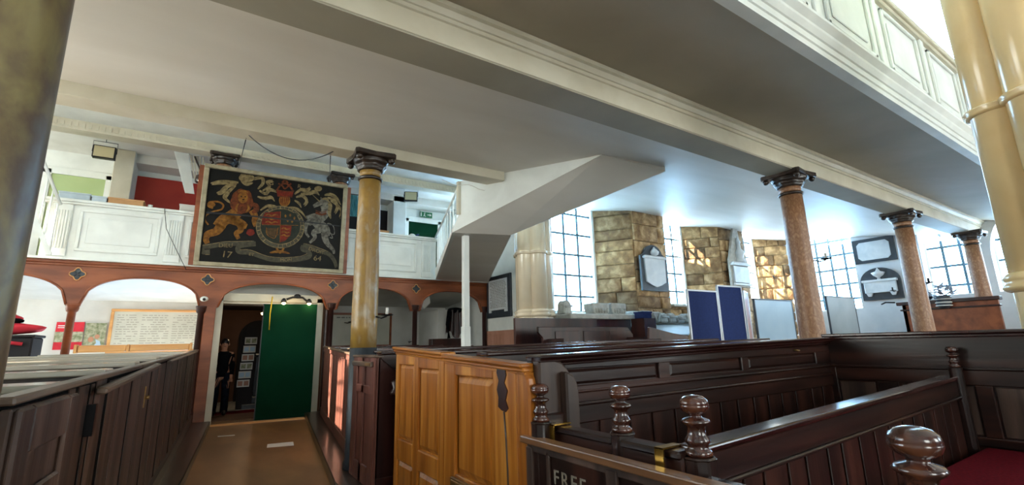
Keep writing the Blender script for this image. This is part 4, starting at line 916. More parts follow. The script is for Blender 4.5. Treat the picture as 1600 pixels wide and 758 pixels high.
for i in range(46):
    a = rnd.random()*6.28; b = rnd.random()*.27; z = 2.27+rnd.random()*(.26-b*.6); c = (14.36+b*cos(a), 3.62+b*sin(a), z)
    l = .11; d = (cos(a)*l, sin(a)*l, rnd.uniform(-.03, .09)); s_ = (-sin(a)*.045, cos(a)*.045, 0)
    g.hull8([(c[0]-s_[0], c[1]-s_[1], c[2]), (c[0]+s_[0], c[1]+s_[1], c[2]), (c[0]+d[0]-s_[0]*.3, c[1]+d[1]-s_[1]*.3, c[2]+d[2]), (c[0]+d[0]+s_[0]*.3, c[1]+d[1]+s_[1]*.3, c[2]+d[2]),
             (c[0]-s_[0], c[1]-s_[1], c[2]+.012), (c[0]+s_[0], c[1]+s_[1], c[2]+.012), (c[0]+d[0], c[1]+d[1], c[2]+d[2]+.012), (c[0]+d[0], c[1]+d[1], c[2]+d[2]+.014)])
ob('foliage', g, 'foliage_grey', pt)
tag(ob('black_hat', G().ellipsoid((14.5, 3.98, 2.29), (.16, .15, .1)), 'black'), 'round black object on the pew top left of the striped pot', 'hat')
# ================================================================== UNDER THE WEST GALLERY
nb = thing('notice_board', (-.92, 13.95, 1.6), 'large oak-framed list board covered in rows of writing on the rear wall', 'notice board')
ob('panel', G().box(-1.68, -.02, 13.96, 13.99, 1.5, 2.38), 'noticeboard', nb)
g = G(); g.box(-1.74, .02, 13.93, 13.99, 2.38, 2.44); g.box(-1.74, .02, 13.93, 13.99, 1.44, 1.5); g.box(-1.74, -1.68, 13.93, 13.99, 1.5, 2.38); g.box(-.02, .04, 13.93, 13.99, 1.5, 2.38); ob('frame', g, 'light_oak', nb, bevel=.01)
g = G(); rnd = random.Random(8)
for i in range(14):
    z = 2.29-.053*i
    for c0, c1 in ((-1.62, -1.22), (-1.17, -.64), (-.58, -.08)):
        u = c0
        while u < c1-.05:
            wd = rnd.uniform(.03, .13); wd = min(wd, c1-u)
            if rnd.random() > .15: g.box(u, u+wd, 13.957, 13.96, z, z+.016)
            u += wd+.025
ob('lettering', g, 'ink_faint', nb)
def poster(x0, x1, z0, z1, label, kind):
    t = thing('poster', ((x0+x1)/2, 13.96, z0), label, 'poster', None)
    if kind == 0:
        ob('sheet', G().box(x0, x1, 13.96, 13.965, z0, z1), 'red_cloth', t)
        g = G(); g.box(x0, x1, 13.955, 13.96, z0+.16, z0+.38); ob('picture', g, 'poster_green', t)
        g = G(); g.box(x0+.2, x0+.27, 13.95, 13.955, z0+.12, z0+.34); g.box(x0+.03, x0+.25, 13.955, 13.96, z1-.09, z1-.07); g.box(x0+.03, x0+.2, 13.955, 13.96, z1-.13, z1-.11); ob('caption', g, 'cardwhite', t)
    else:
        ob('sheet', G().box(x0, x1, 13.96, 13.965, z0, z1), 'poster_green', t)
        g = G(); g.prism([(x0+.15, 13.955, z0), (x1-.04, 13.955, z0), (x1-.08, 13.955, z0+.16), (x1-.16, 13.955, z0+.2), (x0+.22, 13.955, z0+.12)], (0, .004, 0)); ob('light_figures', g, 'blue_white', t)
        g = G(); g.ellipsoid((x0+.12, 13.957, z0+.2), (.05, .004, .06), 12, 6); g.ellipsoid((x1-.14, 13.957, z0+.26), (.045, .004, .05), 12, 6); ob('faces', g, 'skin', t)
poster(-2.62, -2.16, 1.55, 2.14, 'red poster with a white caption beside the left arcade post', 0)
poster(-2.14, -1.78, 1.56, 2.12, 'green and blue photographic poster right of the red poster', 1)
# heap of red cloth on a dark chest
ch = thing('chest', (-2.9, 10.4, .12), 'dark chest carrying the heap of red cloth at the left edge', 'chest')
ob('body', G().box(-3.4, -2.15, 10.2, 10.8, .12, 1.72), 'dark_void', ch, bevel=.02); ob('lid', G().box(-3.42, -2.13, 10.18, 10.82, 1.72, 1.76), 'dark_void', ch, bevel=.01)
def heap(c, r, m, label, seed):
    rnd = random.Random(seed); ph = [rnd.random()*6 for _ in range(4)]
    g = G().ellipsoid(c, r, 22, 14, lambda k, z: 1+.12*sin(3*k*2*pi/22+ph[0]+z*3)+.07*sin(7*k*2*pi/22+ph[1]-z*4))
    return tag(ob('folded_cloth', g, m), label, 'cloth')
heap((-2.62, 10.4, 1.86), (.5, .25, .1), 'red_cloth', 'crumpled bright red cloth lowest in the heap at the left edge', 3)
heap((-2.66, 10.36, 2.02), (.3, .2, .10), 'red_cloth', 'crumpled crimson cloth on top of the red heap', 9)
heap((-2.5, 10.3, 1.98), (.2, .14, .05), 'dark_coat', 'black folded cloth between the two red cloths', 5)
tag(ob('red_strip', G().tube([(-2.9, 10.16, 1.6), (-2.5, 10.12, 1.66), (-2.25, 10.16, 1.62)], .03, 6), 'red_cloth'), 'red strap hanging on the front of the dark chest', 'strap')
# red-framed board right of the door
rb = thing('framed_board', (3.85, 13.9, 1.4), 'grey painted board in a thin red frame on the rear wall right of the doorway', 'board')
ob('panel', G().box(2.95, 4.75, 13.95, 13.99, 1.5, 2.36), 'noticeboard', rb)
g = G(); g.box(2.9, 4.8, 13.92, 13.99, 2.36, 2.42); g.box(2.9, 4.8, 13.92, 13.99, 1.44, 1.5); g.box(2.9, 2.96, 13.9, 13.99, 1.44, 2.4); g.box(4.74, 4.8, 13.92, 13.99, 1.44, 2.4); ob('frame', g, 'mahogany', rb, bevel=.008)
g = G().box(2.78, 2.9, 13.8, 13.99, 1.2, 2.36); ob('side_post', g, 'red_wall', rb)
g = G(); u = 3.2; rnd = random.Random(2)
while u < 4.5: wd = rnd.uniform(.04, .1); g.box(u, u+wd, 13.945, 13.95, 2.27, 2.30); u += wd+.03
ob('lettering', g, 'ink', rb)
g = G().box(5.7, 6.6, 12.6, 14, 0, 2.45); struct('trim_19', g, 'plaster')
g = G().prism([(4.98, 12.2, 2.88), (5.25, 12.2, 2.88), (5.3, 12.2, 2.6), (5.12, 12.2, 2.42), (4.92, 12.2, 2.66)], (0, .5, 0)); struct('trim_20', g, 'plaster', bevel=.02)
g = G().box(5.4, 6.6, 12.3, 12.55, 0, 1.62); tag(ob('low_screen', g, 'mahogany_dark', bevel=.01), 'low dark red wooden screen before the white recess under the last arch', 'screen')
t = thing('hanging_coat', (6.1, 12.0, 1.6), 'dark red and black coat hanging under the last arch behind the white post', 'coat')
g = G(); N = 20
for k in range(2):
    for i in range(N):
        a0, a1 = i/N, (i+1)/N; yy = 12.0+k*.08
        f_ = lambda a: yy+.04*sin(a*20)
        g.face([g.pt((5.75+.5*a0, f_(a0), 2.4)), g.pt((5.75+.5*a1, f_(a1), 2.4)), g.pt((5.7+.62*a1, f_(a1), 1.72+.1*sin(a1*9))), g.pt((5.7+.62*a0, f_(a0), 1.72+.1*sin(a0*9)))], True)
ob('cloth', g, 'mahogany_dark', t); ob('collar', G().ellipsoid((6.0, 12.04, 2.4), (.26, .07, .08)), 'dark_coat', t); ob('sleeve', G().tube([(5.8, 12.02, 2.36), (5.72, 11.98, 2.0), (5.76, 11.98, 1.62)], [.07, .06, .05], 8), 'dark_coat', t)
tag(ob('wall_box', G().box(6.48, 6.6, 11.05, 11.2, 3.28, 3.44), 'white_paint', bevel=.01), 'small white junction box above the lettered tablet', 'junction box')
# ---- doorway contents
gp = thing('green_screen_door', (1.6, 11.3, 0), 'tall dark green door leaf standing open across the right of the doorway', 'door')
f, L = fr2((1.09, 11.30), (2.13, 11.16)); ob('leaf', G(f).box(0, L, 0, .05, .04, 2.40), 'green_panel', gp, bevel=.004); ob('edge_strip', G(f).box(-.02, 0, 0, .05, .04, 2.40), 'black', gp)
ob('cord', G().tube([(1.22, 11.2, 2.55), (1.2, 11.19, 2.2), (1.21, 11.2, 1.85)], .012, 6), 'yellow', gp, label='yellow cord')
sp = thing('spotlight_bar', (1.72, 11.3, 2.5), 'black twin spotlight bar glowing warmly over the green door', 'spotlight')
ob('bar', G().tube([(1.5, 11.2, 2.50), (1.62, 11.2, 2.55), (1.82, 11.2, 2.55), (1.92, 11.2, 2.47)], .022, 8), 'black', sp); ob('mount', G().ellipsoid((1.72, 11.25, 2.58), (.07, .06, .05)), 'black', sp)
for x in (1.44, 1.95):
    ob('spot_head', G().lathe([(.02, .1), (.05, .06), (.06, 0)], (x, 11.15, 2.42), 12), 'black', sp); ob('bulb', G().ellipsoid((x, 11.13, 2.41), (.04, .04, .03)), 'lamp_warm', sp)
    l = D.lights.new('spot', 'POINT'); l.energy = 2.5; l.color = (1, .72, .35); l.shadow_soft_size = .03; o = D.objects.new('lamp', l); COL.objects.link(o); o.location = (x, 11.05, 2.36)
lp = thing('ceiling_lamp', (1.35, 13.8, 2.4), 'small glowing lamp inside the dark lobby', 'lamp'); ob('shade', G().lathe([(.02, .1), (.07, .02), (.08, 0)], (1.32, 13.8, 2.38), 12), 'black', lp); ob('bulb', G().ellipsoid((1.32, 13.8, 2.36), (.05, .05, .035)), 'lamp_warm', lp)
l = D.lights.new('lobby', 'POINT'); l.energy = 9; l.color = (1, .78, .5); l.shadow_soft_size = .04; o = D.objects.new('lobby_lamp', l); COL.objects.link(o); o.location = (1.32, 13.7, 2.25)
rk = thing('leaflet_rack', (.98, 13.6, 0), 'narrow white rack with six tiers of postcards inside the lobby', 'rack')
g = G(); g.box(.88, 1.22, 13.7, 13.73, .03, 1.95); g.box(.98, 1.2, 13.68, 13.7, 1.75, 2.0); ob('backing', g, 'dark_void', rk)
for i in range(6):
    z = .56+.205*i; x = .86+.018*i
    o = ob('card_tier', G().box(x, x+.27, 13.62, 13.64, z, z+.17), 'cardwhite', rk, label='tier of cards')
    g = G(); g.box(x+.02, x+.12, 13.615, 13.62, z+.03, z+.14); g.box(x+.15, x+.25, 13.615, 13.62, z+.03, z+.14)
    ob('card_picture', g, ('pinkwood', 'blue_white', 'poster_green')[i % 3], o)
mt = thing('stone_pedestal', (1.5, 14.0, 0), 'dark stepped stone pedestal inside the lobby beside the postcard rack', 'pedestal')
ob('body', G().box(1.24, 2.0, 13.9, 14.5, .3, 1.28), 'slate', mt, bevel=.02); ob('recess', G().box(1.36, 1.9, 13.88, 13.9, .45, 1.1), 'black', mt)
g = G(); g.box(1.18, 2.05, 13.8, 14.5, 1.28, 1.34); g.box(1.12, 2.1, 13.75, 14.5, .14, .3); g.box(1.0, 2.2, 13.65, 14.5, .02, .14); ob('steps', g, 'slate', mt, bevel=.015)
ob('bust', G().lathe([(.12, 0), (.09, .1), (.06, .3), (.1, .5), (.09, .62), (.15, .66), (.15, .7)], (1.5, 14.1, 1.34), 14), 'carved_stone', mt)
yn = thing('notice', (.62, 13.4, 1.0), 'small white and yellow warning notice in the lobby', 'notice')
ob('card', G().box(.56, .7, 13.45, 13.46, .90, 1.16), 'cardwhite', yn); ob('yellow_band', G().box(.56, .7, 13.44, 13.45, .90, .99), 'yellow', yn); g = G(); g.prism([(.59, 13.44, 1.03), (.67, 13.44, 1.03), (.63, 13.44, 1.11)], (0, .008, 0)); ob('warning_triangle', g, 'ink', yn)
ob('stand', G().box(.55, .71, 13.46, 13.48, .03, 1.17), 'dark_void', yn)
# flat arch at the back of the lobby, coloured dark for a recess in shade
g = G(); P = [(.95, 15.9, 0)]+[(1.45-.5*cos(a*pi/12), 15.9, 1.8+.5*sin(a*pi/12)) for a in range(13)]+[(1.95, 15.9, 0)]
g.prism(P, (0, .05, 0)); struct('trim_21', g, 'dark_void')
# person in dark clothes just inside the lobby
def person():
    t = thing('person', (.5, 12.9, .02), 'person in a dark coat and blue jeans standing just inside the lobby', 'person')
    V = [((.50, 12.9, .92), .13), ((.50, 12.9, 1.10), .135), ((.50, 12.9, 1.30), .15), ((.50, 12.9, 1.42), .07), ((.50, 12.88, 1.47), .055),            # pelvis..neck
         ((.50, 12.87, 1.56), .082), ((.50, 12.87, 1.64), .075), ((.50, 12.87, 1.69), .04),
         ((.60, 12.9, .86), .085), ((.605, 12.88, .50), .06), ((.61, 12.92, .12), .042), ((.61, 12.82, .05), .035),
         ((.40, 12.9, .86), .085), ((.395, 12.90, .50), .06), ((.39, 12.95, .12), .042), ((.39, 12.85, .05), .035),
         ((.66, 12.9, 1.36), .06), ((.69, 12.9, 1.12), .048), ((.68, 12.84, .90), .035), ((.68, 12.82, .84), .028),
         ((.34, 12.9, 1.36), .06), ((.31, 12.9, 1.12), .048), ((.32, 12.84, .90), .035), ((.32, 12.82, .84), .028)]
    Ed = [(0, 1), (1, 2), (2, 3), (3, 4), (4, 5), (5, 6), (6, 7), (0, 8), (8, 9), (9, 10), (10, 11), (0, 12), (12, 13), (13, 14), (14, 15), (2, 16), (16, 17), (17, 18), (18, 19), (2, 20), (20, 21), (21, 22), (22, 23)]
    for hx, b in ((.68, 19), (.32, 23)):
        for k in range(4):
            i = len(V); V += [((hx-.03+.02*k, 12.81, .79), .011), ((hx-.03+.02*k, 12.80, .745-.004*abs(k-1.5)), .009)]; Ed += [(b, i), (i, i+1)]
        i = len(V); V += [((hx, 12.775, .80), .012), ((hx, 12.765, .77), .010)]; Ed += [(b, i), (i, i+1)]
    me = D.meshes.new('body'); base = Vector((.5, 12.9, .02)); me.from_pydata([Vector(v[0])-base for v in V], Ed, [])
    o = D.objects.new('body', me); COL.objects.link(o); o.parent = t
    sk = o.modifiers.new('Skin', 'SKIN'); me.skin_vertices.new() if not me.skin_vertices else None
    sv = me.skin_vertices[0].data
    for i, v in enumerate(V): sv[i].radius = (v[1], v[1]*(.75 if i < 3 else 1)); sv[i].use_root = (i == 0)
    o.modifiers.new('Sub', 'SUBSURF').levels = 2; o.modifiers['Sub'].render_levels = 2
    me.materials.append(MATS['skin'])
    g = G()
    g.lathe([(.15, 0), (.165, .15), (.165, .32), (.19, .46), (.17, .53), (.08, .57)], (.5, 12.9, .86), 20, lambda a, z: 1-.28*abs(sin(a)))
    for hx, s in ((.68, 1), (.32, -1)): g.tube([(.5+s*.15, 12.9, 1.36), (.5+s*.19, 12.9, 1.12), (.5+s*.185, 12.85, .90)], [.075, .062, .05], 10)
    ob('coat', g, 'dark_coat', t)
    g = G()
    for s in (-1, 1): g.tube([(.5+s*.08, 12.9, .95), (.5+s*.1, 12.89, .5), (.5+s*.105, 12.93, .08)], [.105, .08, .062], 12)
    ob('jeans', g, 'denim', t)
    g = G()
    for s in (-1, 1): g.ellipsoid((.5+s*.108, 12.87, .07), (.048, .13, .05), 12, 8)
    ob('shoes', g, 'black', t)
    ob('hair', G().ellipsoid((.5, 12.895, 1.62), (.092, .095, .105), 16, 10), 'black', t)
    g = G(); g.ellipsoid((.5, 12.79, 1.585), (.014, .02, .02), 8, 6)
    for s in (-1, 1): g.ellipsoid((.5+s*.09, 12.88, 1.58), (.012, .02, .03), 8, 6)
    ob('nose_and_ears', g, 'skin', t)
    g = G()
    for s in (-1, 1): g.ellipsoid((.5+s*.032, 12.795, 1.605), (.011, .006, .007), 8, 6)
    g.ellipsoid((.5, 12.797, 1.54), (.025, .006, .006), 8, 6); ob('eyes_and_mouth', g, 'black', t)
person()
# white tape marks on the aisle floor
for i, P in enumerate(([(.42, 10.02), (.67, 9.95), (.67, 9.86), (.42, 9.93)], [(1.04, 8.62), (1.40, 8.56), (1.36, 8.24), (1.0, 8.34)])):
    tag(ob('floor_tape', G().prism([(x, y, .001) for x, y in P], (0, 0, .003)), 'cardwhite'), ('short white tape mark on the left of the aisle floor', 'longer white tape mark in the middle of the aisle floor')[i], 'tape')
# ================================================================== BOX PEWS
def finial(x, y, zb, R, parent=None, m='finial_wood', label=None):
    k = R/.0525
    pr = [(.045, 0), (.05, .01), (.047, .02), (.036, .027), (.038, .04), (.045, .05), (.044, .058), (.034, .072), (.031, .09), (.033, .102), (.05, .114), (.053, .12), (.046, .128), (.024, .134), (.021, .143), (.034, .149), (.047, .158), (.0525, .171), (.0525, .176), (.051, .179), (.0525, .182), (.048, .196), (.035, .207), (.018, .212), (.002, .2135)]
    return ob('finial', G().lathe([(r*k, z*k) for r, z in pr], (x, y, zb), 28), m, parent, label=label)
def post8(x, y, z0, z1, r, parent, m='dark_oak_z'):
    g = G(); P = [(x+r*cos(pi/8+k*pi/4), y+r*sin(pi/8+k*pi/4), z0) for k in range(8)]; g.prism(P, (0, 0, z1-z0))
    g.prism([(x+r*1.08*cos(pi/8+k*pi/4), y+r*1.08*sin(pi/8+k*pi/4), z1-.012) for k in range(8)], (0, 0, .012))
    return ob('post', g, m, parent, bevel=.006)
def fielded(g, u0, u1, z0, z1, n0=0., d=.022, s=.035):      # raised panel proud of n0 towards -n
    g.hull8([(u0, n0, z0), (u1, n0, z0), (u0+s, n0-d, z0+s), (u1-s, n0-d, z0+s), (u0, n0, z1), (u1, n0, z1), (u0+s, n0-d, z1-s), (u1-s, n0-d, z1-s)][0:8])
# ---- oak pew ---------------------------------------------------------------
op = thing('box_pew', (3.0, 3.0, 0), 'golden oak fronted box pew with a panelled door, standing nearest the aisle in the centre', 'pew')
f = Fr(1.44, 3.97, -pi/2)          # u runs towards the camera, -n = aisle side (-x)
tz = lambda u: 1.44-.046*u
def sl(g, u0, u1, n0, n1, z0, dz):  # slab whose top follows the sagging rail
    g.hull8([(u0, n0, z0), (u1, n0, z0), (u0, n1, z0), (u1, n1, z0), (u0, n0, tz(u0)-dz), (u1, n0, tz(u1)-dz), (u0, n1, tz(u0)-dz), (u1, n1, tz(u1)-dz)])
f_ = f; f = Fr(1.44, 3.97, -pi/2); 
# for this frame u=(0,-1), n=(1,0): the aisle side is -n
g = G(f); sl(g, 0, .955, .0, .03, 0, .03)
for a, b in ((0, .07), (.40, .50), (.86, .955)): sl(g, a, b, -.025, 0, 0, .03)
g.box(.07, .40, -.025, 0, 1.30, 1.385); g.box(.5, .86, -.025, 0, 1.28, 1.365); g.box(.07, .40, -.025, 0, .56, .72); g.box(.5, .86, -.025, 0, .56, .70); g.box(0, .78, -.025, 0, 0, .18)
ob('front_frame', g, 'honey_oak_z', op, bevel=.006)
for a, b, c, d in ((.07, .40, .73, 1.30), (.5, .86, .71, 1.28), (.07, .40, .19, .555), (.5, .86, .19, .555)):
    g = G(f); fielded(g, a+.005, b-.005, c, d, 0, .018, .03); ob('panel', g, 'honey_oak_z', op)
g = G(f); g.hull8([(.955-.0, .0, 0), (1.90, .0, 0), (.955, .03, 0), (1.9, .03, 0), (.955, 0, 1.37), (1.9, 0, 1.33), (.955, .03, 1.37), (1.9, .03, 1.33)])
dr = ob('door', g, 'honey_oak_z', op)
g = G(f); g.box(.965, 1.12, -.028, 0, .05, 1.36); g.box(1.60, 1.84, -.028, 0, .05, 1.325); g.box(1.12, 1.60, -.028, 0, 1.255, 1.34); g.box(1.12, 1.6, -.028, 0, .52, .66); g.box(1.12, 1.6, -.028, 0, .05, .2)
ob('door_frame', g, 'honey_oak_z', dr, bevel=.006)
g = G(f); fielded(g, 1.13, 1.595, .665, 1.25, 0, .022, .04); g2 = G(f); fielded(g2, 1.13, 1.595, .205, .515, 0, .022, .04); ob('door_panel', g, 'honey_oak_z', dr); ob('door_panel', g2, 'honey_oak_z', dr)
# rounded front stile at the hinge side
g = G(f); g.prism([(1.84, -.03, 0), (1.96, -.03, 0), (1.96, -.03, 1.20), (1.945, -.03, 1.27), (1.91, -.03, 1.32), (1.84, -.03, 1.345)], (0, .06, 0)); ob('hinge_stile', g, 'honey_oak_z', op, bevel=.01)
g = G(f); rnd = random.Random(6); P = []
zz = 1.325
P = [(1.66, 1.32), (1.70, 1.335), (1.74, 1.33), (1.75, 1.28), (1.73, 1.24), (1.76, 1.20), (1.74, 1.15), (1.765, 1.11), (1.74, 1.09), (1.70, 1.095), (1.665, 1.11), (1.67, 1.16), (1.655, 1.2), (1.675, 1.25), (1.655, 1.29)]
g.prism([(a, -.034, b) for a, b in P], (0, .006, 0)); ob('hinge_scar', g, 'mahogany_dark', dr, label='dark splintered patch by the hinge')
g = G(f).tube([(1.72, -.030, 1.09), (1.735, -.030, .95), (1.745, -.030, .8), (1.75, -.030, .55)], .006, 5); ob('crack', g, 'worn_oak_z', dr)
g = G(f); g.box(1.10, 1.36, -.05, -.028, .60, .645); g.box(1.12, 1.34, -.058, -.05, .61, .635); ob('door_latch', g, 'brass_dull', dr, bevel=.005)
g = G(f)
for (a, b, t0, t1) in ((-.02, .965, 1.445, 1.40), (.965, 1.93, 1.385, 1.345)):
    for (n0, n1, dz0, dz1) in ((-.06, .06, -.022, .0), (-.045, .05, -.045, -.022), (-.03, .04, -.065, -.045)):
        g.hull8([(a, n0, t0+dz0), (b, n0, t1+dz0), (a, n1, t0+dz0), (b, n1, t1+dz0), (a, n0, t0+dz1), (b, n0, t1+dz1), (a, n1, t0+dz1), (b, n1, t1+dz1)])
ob('cornice', g, 'honey_oak_y', op, bevel=.008)
# dividers inside the oak pew block
for i, (y, z) in enumerate(((2.60, 1.405), (3.15, 1.415), (3.92, 1.43))):
    g = G(); g.box(1.5, 4.69, y-.02, y+.02, .12, z-.03); ob('divider', g, 'dark_oak_z', op)
    g = G(); g.hull8([(1.47, y-.07, z-.03), (4.69, y-.07, z+.0), (1.47, y+.07, z-.03), (4.69, y+.07, z+.0), (1.47, y-.07, z-.005), (4.69, y-.07, z+.03), (1.47, y+.07, z-.005), (4.69, y+.07, z+.03)]); ob('divider_cap', g, 'pew_top_dark', op, bevel=.008)
g = G().box(1.5, 4.7, 2.1, 3.9, .0, .12); ob('floor_board', g, 'plinth_wood', op)
# ---- foreground pew ----------------------------------------------------------
fp = thing('box_pew', (3.2, 1.2, 0), 'dark oak box pew open in the foreground with panelled back and side walls', 'pew')
f = Fr(1.46, 2.05); tz2 = lambda u: 1.385+.045*max(0, (u-1.6)/1.6)
g = G(f); g.hull8([(0, 0, 0), (3.24, 0, 0), (0, .04, 0), (3.24, .04, 0), (0, 0, 1.37), (3.24, 0, 1.42), (0, .04, 1.37), (3.24, .04, 1.42)]); ob('back_wall', g, 'dark_oak_x', fp)
g = G(f)
for (n0, n1, a, b) in ((-.085, .06, -.02, .0), (-.07, .05, -.04, -.02), (-.045, .04, -.06, -.04)):
    g.hull8([(.0, n0, 1.385+a), (3.24, n0, 1.435+a), (.0, n1, 1.385+a), (3.24, n1, 1.435+a), (.0, n0, 1.385+b), (3.24, n0, 1.435+b), (.0, n1, 1.385+b), (3.24, n1, 1.435+b)])
ob('back_cap', g, 'pew_top_dark', fp, bevel=.008)
g = G(f)
for a, b in ((.17, .215), (.965, 1.065), (1.87, 1.96), (2.98, 3.24)): g.box(a, b, -.0215, 0, 1.21, 1.31)
g.box(.2, 3.24, -.022, 0, 1.305, 1.36); g.box(.2, 3.24, -.022, 0, 1.185, 1.215); g.box(.2, 3.24, -.034, 0, 1.178, 1.192)
g.box(.2, 3.24, -.02, 0, 1.125, 1.178); g.box(.2, 3.24, -.036, 0, 1.112, 1.127); g.box(.2, 3.24, -.026, 0, 1.02, 1.112)
ob('back_rails', g, 'dark_oak_x', fp, bevel=.005)
for a, b in ((.23, .95), (1.08, 1.86), (1.975, 2.965)):
    g = G(f); fielded(g, a, b, 1.22, 1.30, 0, .012, .015); ob('back_panel', g, 'dark_oak_x', fp)
g = G(f); u = .22; rnd = random.Random(12)
while u < 3.2:
    wd = rnd.uniform(.19, .27); g.box(u, min(u+wd-.03, 3.22), -.010-rnd.random()*.006, 0, .12, 1.02); u += wd
ob('back_boarding', g, 'dark_oak_z', fp, bevel=.004)
g = G(f); g.tube([(2.62, -.03, 1.34), (2.62, -.05, 1.335), (2.66, -.05, 1.33)], .008, 6); ob('hook', g, 'brass_dull', fp)
# rounded pew end at the door jamb
g = G(); P = [(1.60, 1.86, 0), (1.60, 1.86, 1.22)]
P = [(1.46, 0), (1.68, 0), (1.68, 1.22), (1.672, 1.27), (1.65, 1.31), (1.61, 1.345), (1.56, 1.36), (1.46, 1.365)]
g.prism([(x, 1.985, z) for x, z in P], (0, .06, 0)); 
P = [(1.60, 0), (1.685, 0), (1.685, 1.18), (1.675, 1.23), (1.655, 1.265), (1.60, 1.29)]
ob('pew_end', g, 'worn_oak_z', fp, bevel=.01)
g = G(); g.prism([(x-.01, 1.93, z*1.01) for x, z in P], (0, .06, 0)); ob('end_scroll', g, 'worn_oak_z', fp, bevel=.01)
g = G(); g.box(1.455, 1.60, 1.96, 2.03, 0, 1.1); ob('jamb', g, 'dark_oak_z', fp, bevel=.01)
# side wall at x = 4.7 (u runs towards the camera, -n faces the pew)
f = Fr(4.70, 2.06, -pi/2)
g = G(f); g.box(0, 3.3, 0, .04, 0, 1.44); ob('side_wall', g, 'dark_oak_y', fp)
g = G(f); g.box(0, 3.3, -.04, .07, 1.435, 1.46); g.box(0, 3.3, -.02, .05, 1.41, 1.435); ob('side_cap', g, 'pew_top_dark', fp, bevel=.006)
g = G(f); g.box(0, 3.3, -.03, 0, 1.178, 1.195); g.box(0, 3.3, -.018, 0, 1.07, 1.178); g.box(.0, .07, -.022, 0, .1, 1.2); g.box(.36, .5, -.02, 0, .12, 1.07); g.box(0, 3.3, -.03, 0, .66, .72)
for a in (.95, 1.25, 1.7, 2.1, 2.5): g.box(a, a+.09, -.02, 0, .72, 1.07)
ob('side_rails', g, 'dark_oak_y', fp, bevel=.005)
g = G(f)
for a, b in ((.08, .34), (.52, .72), (.74, .94), (1.05, 1.24), (1.36, 1.68), (1.8, 2.08), (2.2, 2.48)): g.box(a, b, -.008, 0, .73, 1.06)
ob('side_boarding', g, 'worn_oak_z', fp, bevel=.004)
finial(4.62, 1.18, 1.20, .036, fp); post8(4.62, 1.18, .12, 1.20, .04, fp)
g = G(); g.box(1.62, 4.68, 1.50, 2.03, .55, .59); g.box(1.62, 4.68, 1.52, 1.56, .1, .55); ob('seat', g, 'dark_oak_x', fp, bevel=.006)
g = G(); g.box(2.6, 4.68, -.9, 1.16, .55, .60); g.box(2.6, 2.64, -.9, 1.16, 0, .55); ob('seat', g, 'dark_oak_x', fp, bevel=.006)
g = G().box(1.5, 4.7, -1.2, 2.04, 0, .06); ob('floor_board', g, 'plinth_wood', fp)
cu = tag(ob('seat_cushion', G().box(2.66, 4.64, -.85, 1.12, .60, .665), 'red_carpet', bevel=.03, seg=3), 'flat red cushion lying on the pew seat at the lower right', 'cushion')
# ---- divider between the two halves ---------------------------------------------
dv = thing('pew_divider', (3.1, 1.22, 0), 'low dark pew back with a shiny cap rail running away from the large turned finial', 'pew back')
def dz(x): return 1.055+.085*(x-1.6)/3.1
g = G(); g.hull8([(1.6, 1.20, .06), (4.6, 1.20, .06), (1.6, 1.24, .06), (4.6, 1.24, .06), (1.6, 1.20, dz(1.6)-.02), (4.6, 1.20, dz(4.6)-.02), (1.6, 1.24, dz(1.6)-.02), (4.6, 1.24, dz(4.6)-.02)]); ob('board', g, 'dark_oak_x', dv)
g = G(); n = 12
a0 = [(1.58, y) for y in (1.165, 1.275)]
g.hull8([(1.58, 1.165, dz(1.58)-.03), (4.62, 1.165, dz(4.62)-.03), (1.58, 1.275, dz(1.58)-.03), (4.62, 1.275, dz(4.62)-.03), (1.58, 1.165, dz(1.58)), (4.62, 1.165, dz(4.62)), (1.58, 1.275, dz(1.58)), (4.62, 1.275, dz(4.62))]); ob('cap_rail', g, 'pew_top_dark', dv, bevel=.01, seg=3)
g = G(); g.hull8([(1.6, 1.18, dz(1.6)-.14), (4.6, 1.18, dz(4.6)-.14), (1.6, 1.20, dz(1.6)-.14), (4.6, 1.20, dz(4.6)-.14), (1.6, 1.18, dz(1.6)-.03), (4.6, 1.18, dz(4.6)-.03), (1.6, 1.20, dz(1.6)-.03), (4.6, 1.20, dz(4.6)-.03)])
g.hull8([(1.6, 1.165, dz(1.6)-.155), (4.6, 1.165, dz(4.6)-.155), (1.6, 1.20, dz(1.6)-.155), (4.6, 1.20, dz(4.6)-.155), (1.6, 1.165, dz(1.6)-.138), (4.6, 1.165, dz(4.6)-.138), (1.6, 1.20, dz(1.6)-.138), (4.6, 1.20, dz(4.6)-.138)]); ob('upper_rail', g, 'dark_oak_x', dv, bevel=.005)
g = G(); u = 1.66; rnd = random.Random(15)
while u < 4.55:
    wd = rnd.uniform(.15, .21); g.box(u, min(u+wd-.022, 4.6), 1.189, 1.20, .08, dz(u)-.155); u += wd
ob('boarding', g, 'dark_oak_z', dv, bevel=.003)
